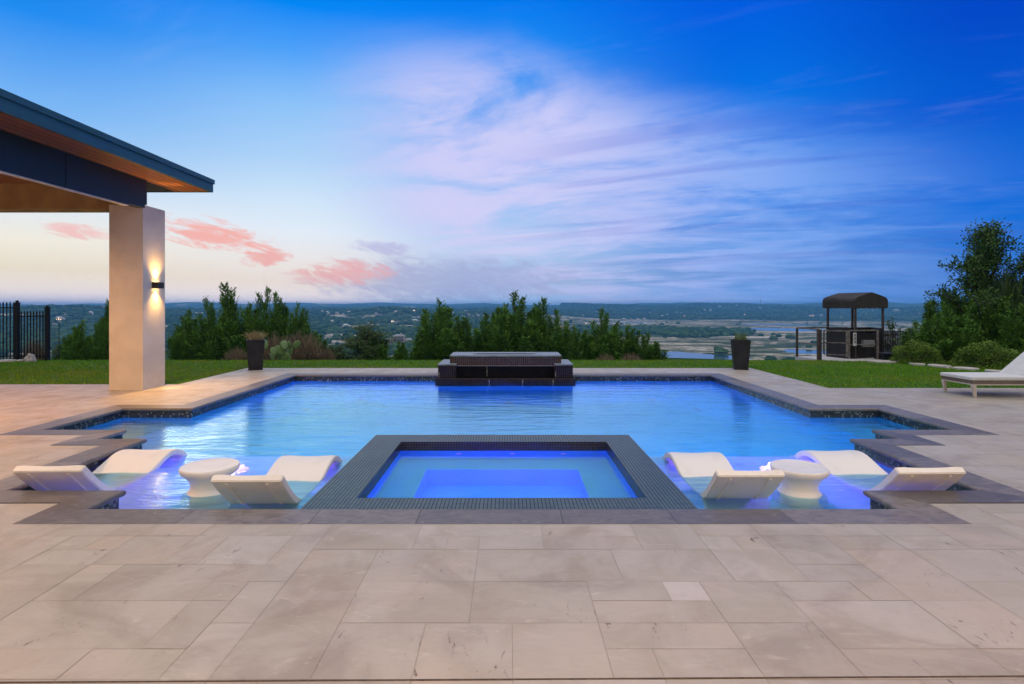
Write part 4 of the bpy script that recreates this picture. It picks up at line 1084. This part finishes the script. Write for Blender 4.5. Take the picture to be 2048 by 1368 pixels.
for i, (x0, x1, py, lab) in enumerate(((1736,1797,722.6,'widest flat stepping stone by the black bench below the canopy'),(1822,1846,727.5,'short stepping stone in front of the left round shrub'),(1860,1893,731,'stepping stone between the two round shrubs'),(1910,1954,736.5,'stepping stone in front of the right round shrub'),(1976,2012,742.5,'stepping stone partly behind the patio lounge chair'))):
    Y = F*(EYE-.03)/(py-VY); cx = px2((x0+x1)/2, Y); w = px2(x1, Y)-px2(x0, Y); mb = MB(); g = random.Random(i); n = 11
    ring = [(cx+math.cos(2*math.pi*k/n)*w/2*g.uniform(.85, 1.05), Y+math.sin(2*math.pi*k/n)*.26*g.uniform(.85, 1.1)) for k in range(n)]
    mb.add([(a, b, .0) for a, b in ring]+[(a, b, .045) for a, b in ring], [tuple(range(n, 2*n))]+[(k, (k+1) % n, n+(k+1) % n, n+k) for k in range(n)])
    tag(mb.build('stepping_stone', sp_m, bevel=.008), lab, 'stone', 'stepping stones at the right of the lawn')

# ------------------------------------------------------------------ hillside tram landing on the right
conc = simple('pale_concrete', (.58,.57,.54), (.50,.49,.46), .8, 3)
mb = MB(); mb.add([(px2(1590,17.),17.0,.022),(px2(1800,17.),17.0,.022),(px2(1760,15.75),15.75,.022),(px2(1690,15.6),15.6,.022),(px2(1635,16.),16.0,.022),
                   (px2(1590,17.),17.0,-.4),(px2(1800,17.),17.0,-.4),(px2(1760,15.75),15.75,-.4),(px2(1690,15.6),15.6,-.4),(px2(1635,16.),16.0,-.4)],
                  [(4,3,2,1,0),(0,1,6,5),(1,2,7,6),(2,3,8,7),(3,4,9,8),(4,0,5,9)])
structure(mb.build('landing_pavement', conc))
rust = simple('weathered_rail', (.22,.19,.17), (.10,.08,.07), .6, 12); dkm = simple('dark_rail', (.02,.018,.018), (.05,.035,.03), .5, 14)
A = Vector((px2(1594, 16.9), 16.9, .02)); B = Vector((px2(1637, 15.95), 15.95, .02))
rl = thing('landing_railing', A, 'dark metal railing with two rails at the left end of the landing', 'railing')
zr = .845
for p, w, h in ((A, .05, zr), (B+Vector((.02,0,0)), .095, zr), (B+Vector((.10,.12,0)), .05, zr-.03)): fpart('post', lambda mb: mb.bar(p, p+Vector((0,0,h)), w), dkm, rl)
for z in (zr, .42): fpart('rail', lambda mb: mb.bar(A+Vector((0,0,z)), B+Vector((0,0,z)), .035), rust, rl)
fpart('rail', lambda mb: mb.bar(A+Vector((0,0,zr+.01)), Vector((px2(1695,16.9), 16.9, zr+.03)), .03), dkm, rl)
def gate(p0, p1, label, z0, z1, fill):
    t = thing('metal_gate', p0, label, 'gate', 'gates of the hillside landing')
    q = lambda P_, z: Vector((P_.x, P_.y, z))
    for nm, a, b, w in (('stile', q(p0,z0), q(p0,z1), .040), ('stile', q(p1,z0-.05), q(p1,z1), .045), ('top_rail', q(p0,z1), q(p1,z1), .036), ('middle_rail', q(p0,(z0+z1)/2), q(p1,(z0+z1)/2), .028), ('bottom_rail', q(p0,z0), q(p1,z0), .028)):
        if nm == 'bottom_rail' and not fill: continue
        fpart(nm, lambda mb: mb.bar(a, b, w), rust, t)
    return t
gp0 = Vector((px2(1648, 16.05), 16.05, 0)); gp1 = Vector((px2(1694, 15.72), 15.72, 0)); gp2 = Vector((px2(1698, 15.75), 15.75, 0)); gp3 = Vector((px2(1755, 15.95), 15.95, 0))
gate(gp0, gp1, 'left gate of the landing with a rusty frame', .16, .83, True)
gate(gp2, gp3, 'right gate of the landing holding the white control plate', .06, .84, False)
# the cab itself, with canopy
cab = thing('tram_cab', at(1706, 16.9, -.5), 'hillside tram cab under a scalloped brown fabric canopy', 'tram cab')
cx0, cx1, cy0, cy1 = px2(1655, 16.7), px2(1765, 16.3), 16.15, 17.35
cvx0, cvx1 = cx0, cx1
for x, y in ((cx0+.02, cy1), (cx1-.02, cy1-.0), (px2(1656, cy0+.02), cy0+.02), (px2(1764.5, cy0+.02), cy0+.02)): pass
posts = [(px2(1655.5, 17.2), 17.2), (px2(1704.5, 17.3), 17.3), (px2(1710.5, 16.1), 16.1), (px2(1765.5, 16.7), 16.7)]
for x, y in posts: fpart('post', lambda mb: mb.bar((x, y, -.5), (x, y, 1.50), .05), dkm, cab)
# canopy as a rotated box vault: near corner at column 1711
nc = Vector((px2(1711, 16.0), 16.0, 0)); lc = Vector((px2(1645.5, 17.1), 17.1, 0)); rc = Vector((px2(1776, 16.75), 16.75, 0)); bc = lc+rc-nc
def canopy(mb):
    zb, zs, zt = 1.475, 1.70, 1.915; nU, nV = 26, 14
    def P3(u, v):       # u along the left side, v across the front
        base = nc+(lc-nc)*u+(rc-nc)*v
        prof = [(0, zb), (0.0, zs-.03), (.035, zs+.045), (.12, zs+.10), (.5, zt), (.88, zs+.10), (.965, zs+.045), (1., zs-.03), (1., zb)]
        return base
    prof = [(0, zb), (0, zs-.04), (.02, zs+.03), (.07, zs+.075), (.28, zs+.15), (.5, zt), (.72, zs+.15), (.93, zs+.075), (.98, zs+.03), (1, zs-.04), (1, zb)]
    vs = []
    for i in range(nU+1):
        u = i/nU
        for k, (v, z) in enumerate(prof):
            if k in (0, len(prof)-1): z = zb-.026*abs(math.sin(u*math.pi*7))
            sag = -.018*math.sin(u*math.pi*2)*(k in (2,3,4)); pt = nc+(lc-nc)*u+(rc-nc)*v; vs.append((pt.x, pt.y, z+sag+(.0 if 0 < k < 10 else 0)))
    K = len(prof); mb.add(vs, [(i*K+k, i*K+k+1, (i+1)*K+k+1, (i+1)*K+k) for i in range(nU) for k in range(K-1)])
    # end panels with scallops
    for u, s in ((0., -1), (1., 1)):
        xs = np.linspace(0, 1, 57); top = np.interp(xs, [p[0] for p in prof[1:-1]], [p[1] for p in prof[1:-1]])
        vv = []
        for q, xx in enumerate(xs):
            pt = nc+(lc-nc)*(u+s*.002)+(rc-nc)*xx; vv += [(pt.x, pt.y, zb-.03*abs(math.sin(xx*math.pi*6))), (pt.x, pt.y, top[q])]
        mb.add(vv, [(2*q, 2*q+2, 2*q+3, 2*q+1) for q in range(56)])
cn = MB(); canopy(cn); cno = cn.build('canopy', simple('brown_canvas', (.042,.036,.030), (.028,.024,.021), .9, 4, bmp=.3), smooth=False); rel(cno, cab)
sd = cno.modifiers.new('thick', 'SOLIDIFY'); sd.thickness = .008
for z in (1.50,):
    for a, b in ((nc, lc), (nc, rc), (lc, bc), (rc, bc)):
        i_ = (a+b)/2; c_ = (nc+bc)/2; f_ = .06
        fpart('canopy_frame', lambda mb: mb.bar(a+(c_-a)*f_+Vector((0,0,z)), b+(c_-b)*f_+Vector((0,0,z)), .025), dkm, cab)
panel = simple('dark_board', (.010,.009,.010), (.018,.015,.015), .6, 8)
cabf = [(px2(1653, 16.9), 16.9), (px2(1697, 16.15), 16.15), (px2(1762, 16.6), 16.6), (px2(1740, 17.4), 17.4)]
for (xa, ya), (xb, yb), nm in ((cabf[0], cabf[1], 'side_wall'), (cabf[1], cabf[2], 'front_wall'), (cabf[2], cabf[3], 'side_wall'), (cabf[3], cabf[0], 'back_wall')):
    def f(mb):
        n = 12
        for i in range(n):
            a = Vector((xa, ya, 0)).lerp(Vector((xb, yb, 0)), (i+.08)/n); b = Vector((xa, ya, 0)).lerp(Vector((xb, yb, 0)), (i+.92)/n)
            zt = .80 if nm != 'front_wall' else .66; m_ = (a+b)/2
            mb.bar((a.x, a.y, .12+zt/2-.30), (b.x, b.y, .12+zt/2-.30), .03, zt+.5)
    fpart(nm, f, panel, cab)
fpart('control_plate', lambda mb: mb.box((px2(1706.5, 15.70), 15.70, .42), (px2(1713, 15.70), 15.712, .80-.02)), simple('white_plate', (.62,.62,.60), None, .5), cab)
plate = [c for c in cab.children if c.name.startswith('control_plate')][0]
for i in range(3):
    mb = MB(); z = .50+i*.095; x = px2(1709.6, 15.7); mb.box((x-.025, 15.690, z), (x+.025, 15.698, z+.012)); mb.box((x+.008, 15.690, z+.013), (x+.022, 15.698, z+.05)); mb.box((x-.025, 15.690, z+.051), (x+.025, 15.698, z+.060))
    o = rel(mb.build('push_button', panel), cab); o.parent = plate; o.matrix_parent_inverse.identity()
    o.location = (0, 0, 0)
fpart('control_box', lambda mb: mb.box((px2(1731, 15.9), 15.97, .37), (px2(1753, 15.9), 16.09, .56)), simple('grey_box', (.20,.20,.20), None, .6), cab)
bn = MB(); bn.box((px2(1762, 15.9), 15.8, .008), (px2(1790, 15.9), 16.2, .17)); bn.box((px2(1760, 15.9), 15.77, .171), (px2(1792, 15.9), 16.23, .205))
tag(bn.build('low_bench', simple('dark_bench', (.02,.025,.035), None, .5), bevel=.006), 'low black box bench between the landing and the round shrub', 'bench')
pf = thing('picket_fence', (px2(1758, 16.6), 16.6, 0), 'black picket fence between the canopy and the large bushes', 'fence')
for i in range(24):
    f_ = i/23; Y = 16.6+f_*1.2; x = px2(1758+f_*76, Y); fpart('picket', lambda mb: mb.bar((x, Y, -.45), (x, Y, zat(662, Y)), .026, .02), dkm, pf)
for z in (.66, .0): fpart('rail', lambda mb: mb.bar((px2(1758, 16.63), 16.63, z), (px2(1834, 17.83), 17.83, z), .03), dkm, pf)

# ------------------------------------------------------------------ patio lounge chair on the right
lc_ = thing('patio_lounge_chair', (7.70, 9.42, 0), 'white patio lounge chair with woven sides and raised back at the right edge', 'lounge chair')
alum = simple('cream_metal', (.56,.49,.41), (.50,.44,.37), .4, 5); wick = mosaic_mat('woven_rattan', (.30,.24,.19), (.20,.155,.12), (.07,.05,.04), .016, True, gw=.2, rough=.7)
cush = simple('cushion_fabric', (.62,.62,.60), (.56,.56,.54), .9, 9, bmp=.05)
Wd, Ln = .68, 2.0
def lp(nm, m, fn, bev=0.):
    mb = MB(); fn(mb); return mb.build(nm, m, lc_, bevel=bev)
lp('woven_frame', wick, lambda mb: (mb.box((.0,.0,.225),(Ln,.03,.285)), mb.box((.0,Wd-.03,.225),(Ln,Wd,.285)), mb.box((0,.031,.225),(.03,Wd-.031,.285)), mb.box((Ln-.03,.031,.225),(Ln,Wd-.031,.285))))
lp('frame_rail', alum, lambda mb: (mb.box((-.005,-.005,.207),(Ln+.005,.035,.224)), mb.box((-.005,Wd-.035,.207),(Ln+.005,Wd+.005,.224)), mb.box((-.005,.036,.207),(.035,Wd-.036,.224))))
lp('slat_base', alum, lambda mb: [mb.box((.04+i*.1,.032,.262),(.10+i*.1,Wd-.032,.278)) for i in range(10)])
for x, y in ((.02,.02),(.02,Wd-.02),(Ln-.1,.02),(Ln-.1,Wd-.02)):
    def f(mb):
        for a, b, w0, w1 in (((x,y,.206),(x+(.03 if x<1 else -.03),y,.0),.03,.016),):
            h0, h1 = w0, w1
            mb.add([(a[0]-h0,a[1]-h0,a[2]),(a[0]+h0,a[1]-h0,a[2]),(a[0]+h0,a[1]+h0,a[2]),(a[0]-h0,a[1]+h0,a[2]),(b[0]-h1,b[1]-h1,0),(b[0]+h1,b[1]-h1,0),(b[0]+h1,b[1]+h1,0),(b[0]-h1,b[1]+h1,0)], [(0,1,2,3),(7,6,5,4),(4,5,1,0),(5,6,2,1),(6,7,3,2),(7,4,0,3)])
    lp('leg', alum, f, .004)
lp('seat_cushion', cush, lambda mb: mb.box((-.03,-.01,.286),(1.08,Wd+.01,.345)), .018)
def f(mb):
    a = R(40); c_, s_ = math.cos(a), math.sin(a); o_ = (1.05, .300); L = .80; T = .06
    q = [(o_[0], o_[1]), (o_[0]+L*c_, o_[1]+L*s_), (o_[0]+L*c_-T*s_, o_[1]+L*s_+T*c_), (o_[0]-T*s_, o_[1]+T*c_)]
    mb.add([(x, 0., z) for x, z in q]+[(x, Wd, z) for x, z in q], [(0,1,2,3),(7,6,5,4),(0,4,5,1),(1,5,6,2),(2,6,7,3),(3,7,4,0)])
lp('back_cushion', cush, f, .015)
lp('back_support', alum, lambda mb: (mb.bar((1.05,.04,.28),(1.66,.04,.79),.025), mb.bar((1.05,Wd-.04,.28),(1.66,Wd-.04,.79),.025), mb.bar((1.60,.04,.74),(1.75,.04,.28),.02), mb.bar((1.60,Wd-.04,.74),(1.75,Wd-.04,.28),.02)))

# ------------------------------------------------------------------ house: covered terrace on the left
stucco = simple('stucco', (.58,.55,.50), (.51,.485,.44), .85, 2.5, bmp=.12)
metal_roof = simple('dark_metal_fascia', (.018,.085,.115), (.015,.072,.100), .45, 3, .0)
beam_m = simple('dark_beam_cladding', (.008,.020,.028), (.006,.016,.022), .5, 3, .0)
def wood_mat():
    m, t, b = newmat('wood_soffit')
    sx = t.nodes.new('ShaderNodeSeparateXYZ'); t.links.new(pos(t), sx.inputs[0])
    u = M(t, 'DIVIDE', sx.outputs[0], .14); fu = M(t, 'FRACT', u)
    g_ = mapr(t, M(t, 'ABSOLUTE', M(t, 'SUBTRACT', fu, .5)), .36, .44)
    wn = t.nodes.new('ShaderNodeTexWhiteNoise'); wn.noise_dimensions = '1D'; t.links.new(M(t, 'FLOOR', u), wn.inputs['W'])
    c = mixc(t, wn.outputs['Value'], (.17,.060,.030), (.31,.13,.068))
    gr = noisetex(t, scalev(t, pos(t), (12, .8, 12)), 3, 6, .7); c = mixc(t, M(t, 'MULTIPLY', mapr(t, gr, .4, .65), .45), c, (.16,.06,.025))
    t.links.new(mixc(t, g_, c, (.015,.008,.005)), b.inputs['Base Color']); b.inputs['Roughness'].default_value = .32
    bump(t, b, M(t, 'SUBTRACT', 1., g_), .5, .008); return m
wood_m = wood_mat()
hs_ = thing('covered_terrace', (-10, 6, 0), 'covered terrace with a dark flat roof, wood soffit and white corner column', 'building')
def hp(nm, m, boxes, bev=0.):
    mb = MB()
    for a, b in boxes: mb.box(a, b)
    return rel(mb.build(nm, m, bevel=bev), hs_)
hp('column', stucco, [((-7.18, 10.24, 0), (-6.57, 10.90, 3.345))], .004)
RX, RY, SO = -5.87, 11.33, 3.79
hp('soffit', wood_m, [((-16, -5, SO), (RX-.03, RY-.03, SO+.03))])
hp('fascia', metal_roof, [((RX-.029, -5, SO-.01), (RX, RY, SO+.155)), ((-16, RY-.029, SO-.01), (RX-.03, RY, SO+.155))])
hp('drip_edge', metal_roof, [((RX-.10, -5, SO+.156), (RX+.022, RY+.022, SO+.24)), ((-16, RY-.10, SO+.156), (RX-.101, RY+.022, SO+.24))])
hp('roof_deck', metal_roof, [((-16, -5, SO+.16), (RX-.11, RY-.11, SO+.235))])
hp('side_beam', beam_m, [((-6.68, -5, 3.262), (-6.53, 9.80, SO-.004)), ((-6.68, 9.803, 3.285), (-6.533, 10.237, SO-.004)), ((-6.68, 10.2375, 3.348), (-6.535, 10.30, SO-.004))])
hp('beam_trim', simple('beam_trim', (.50,.47,.42), None, .5), [((-6.60, -5, 3.245), (-6.525, 9.78, 3.261))])
bb_m = simple('bronze_beam', (.36,.25,.11), (.26,.18,.08), .5, 2.5)
hp('rear_beam', bb_m, [((-16, 10.45, 3.30), (-9.35, 10.85, SO-.20)), ((-9.344, 10.45, 3.30), (-7.185, 10.85, SO-.20)), ((-16, 10.455, SO-.20), (-7.185, 10.85, SO-.004))])
hp('inner_ceiling', wood_m, [((-16, -5, SO-.02), (-6.69, 10.44, SO-.003))])
hp('house_wall', stucco, [((-16.3, -5, 0), (-16.01, 10.8, SO))])
for y in (8.4, 5., 1.5, -2.):
    hp('beam_seam', simple('seam', (.004,.006,.008), None, .6) if y == 8.4 else bpy.data.materials['seam'], [((-6.531, y-.004, 3.27), (-6.524, y+.004, SO-.01))])
# downlights in the terrace ceiling
warm = (1., .58, .29); amber = (1., .50, .20); warm_lens = emit('warm_lens', (1,.72,.42), 12)
def downlight(x, y, z, en, label, ang=130, hue=None):
    t = thing('recessed_downlight', (x, y, z), label, 'ceiling light', 'recessed downlights of the house')
    mb = MB(); mb.lathe([(.075, 0), (.075, -.008), (.060, -.010), (.058, -.001)], 24); mb.build('trim_ring', alum, t)
    mb = MB(); mb.lathe([(.057, -.001), (.057, -.004)], 24); mb.build('lens', warm_lens, t)
    l = bpy.data.lights.new('downlight_lamp', 'SPOT'); l.energy = en; l.color = hue or warm; l.spot_size = R(ang); l.spot_blend = .6; l.shadow_soft_size = .06
    o = bpy.data.objects.new('downlight_lamp', l); C.objects.link(o); o.parent = t; o.location = (0, 0, -.03)
for i, (x, y) in enumerate(((-8.2, 7.6), (-8.2, 4.6), (-11.2, 7.6), (-11.2, 4.6))):
    downlight(x, y, SO-.022, 520, ('warm downlight in the terrace ceiling nearest the rear beam', 'warm downlight in the middle of the terrace ceiling', 'warm downlight at the far left of the terrace ceiling by the rear beam', 'warm downlight at the left of the terrace ceiling')[i], 150, amber)
# main house wing behind the viewpoint: porch ceiling with its lamps
hw = thing('house_porch', (1, -5, 0), 'house porch with pale stucco wall and ceiling lights behind the viewpoint', 'building')
def wp(nm, m, boxes):
    mb = MB()
    for a, b in boxes: mb.box(a, b)
    return rel(mb.build(nm, m), hw)
wp('back_wall', stucco, [((-5.8, -5.6, 0), (14, -5.3, 3.4))])
wp('porch_roof', stucco, [((-5.8, -5.29, 3.2), (14, -1.6, 3.4))])
for i, x in enumerate((-4.4, -1.4, 1.6, 4.6, 7.6, 10.6)):
    downlight(x, -2.1, 3.198, 400, 'warm porch downlight behind the viewpoint, number %s from the terrace' % ('one','two','three','four','five','six')[i], 172)

# wall sconce on the column
sn = thing('wall_sconce', (-6.57, 10.60, 1.905), 'bronze up-and-down wall light glowing on the white column', 'wall light')
brz = simple('bronze', (.10,.07,.045), (.06,.045,.03), .4, 10, .7)
mb = MB(); mb.box((.0,-.105,-.055),(.008,.105,.055)); mb.box((.008,-.105,-.055),(.10,-.098,.055)); mb.box((.008,.098,-.055),(.10,.105,.055)); mb.box((.093,-.098,-.055),(.10,.098,.055)); mb.build('housing', brz, sn)
for s in (1, -1):
    mb = MB(); mb.box((.012,-.09,s*.030-.004),(.088,.09,s*.030+.004)); mb.build('lens', emit('sconce_lens', (1,.62,.22), 22) if s == 1 else bpy.data.materials['sconce_lens'], sn)
    for en, ang, tilt, bl in ((280 if s > 0 else 200, 15, 8, .8), (230, 125, 32, 1.)):
        l = bpy.data.lights.new('sconce_lamp', 'SPOT'); l.energy = en; l.color = (1,.52,.12); l.spot_size = R(ang); l.spot_blend = bl; l.shadow_soft_size = .008
        o = bpy.data.objects.new('sconce_lamp', l); C.objects.link(o); o.parent = sn; o.location = (.035, 0, s*.06)
        o.rotation_euler = (0, (R(180-tilt) if s > 0 else R(tilt))*1, 0) if True else (0,0,0)
        if s > 0: o.rotation_euler = (0, R(180+tilt), 0)
        else: o.rotation_euler = (0, R(-tilt), 0)

# ------------------------------------------------------------------ haze in the valley air
hz = bpy.data.materials.new('valley_haze'); hz.use_nodes = True; t = hz.node_tree; t.nodes.clear()
o_ = t.nodes.new('ShaderNodeOutputMaterial'); pv = t.nodes.new('ShaderNodeVolumePrincipled')
pv.inputs['Density'].default_value = .00016; pv.inputs['Color'].default_value = (.16,.50,1,1); pv.inputs['Anisotropy'].default_value = .0
t.links.new(pv.outputs[0], o_.inputs['Volume'])
mb = MB(); mb.box((-9800, -60, -75), (9800, 9800, 52))
tag(mb.build('haze', hz), 'thin blue evening haze over the valley', 'haze', kind='stuff')
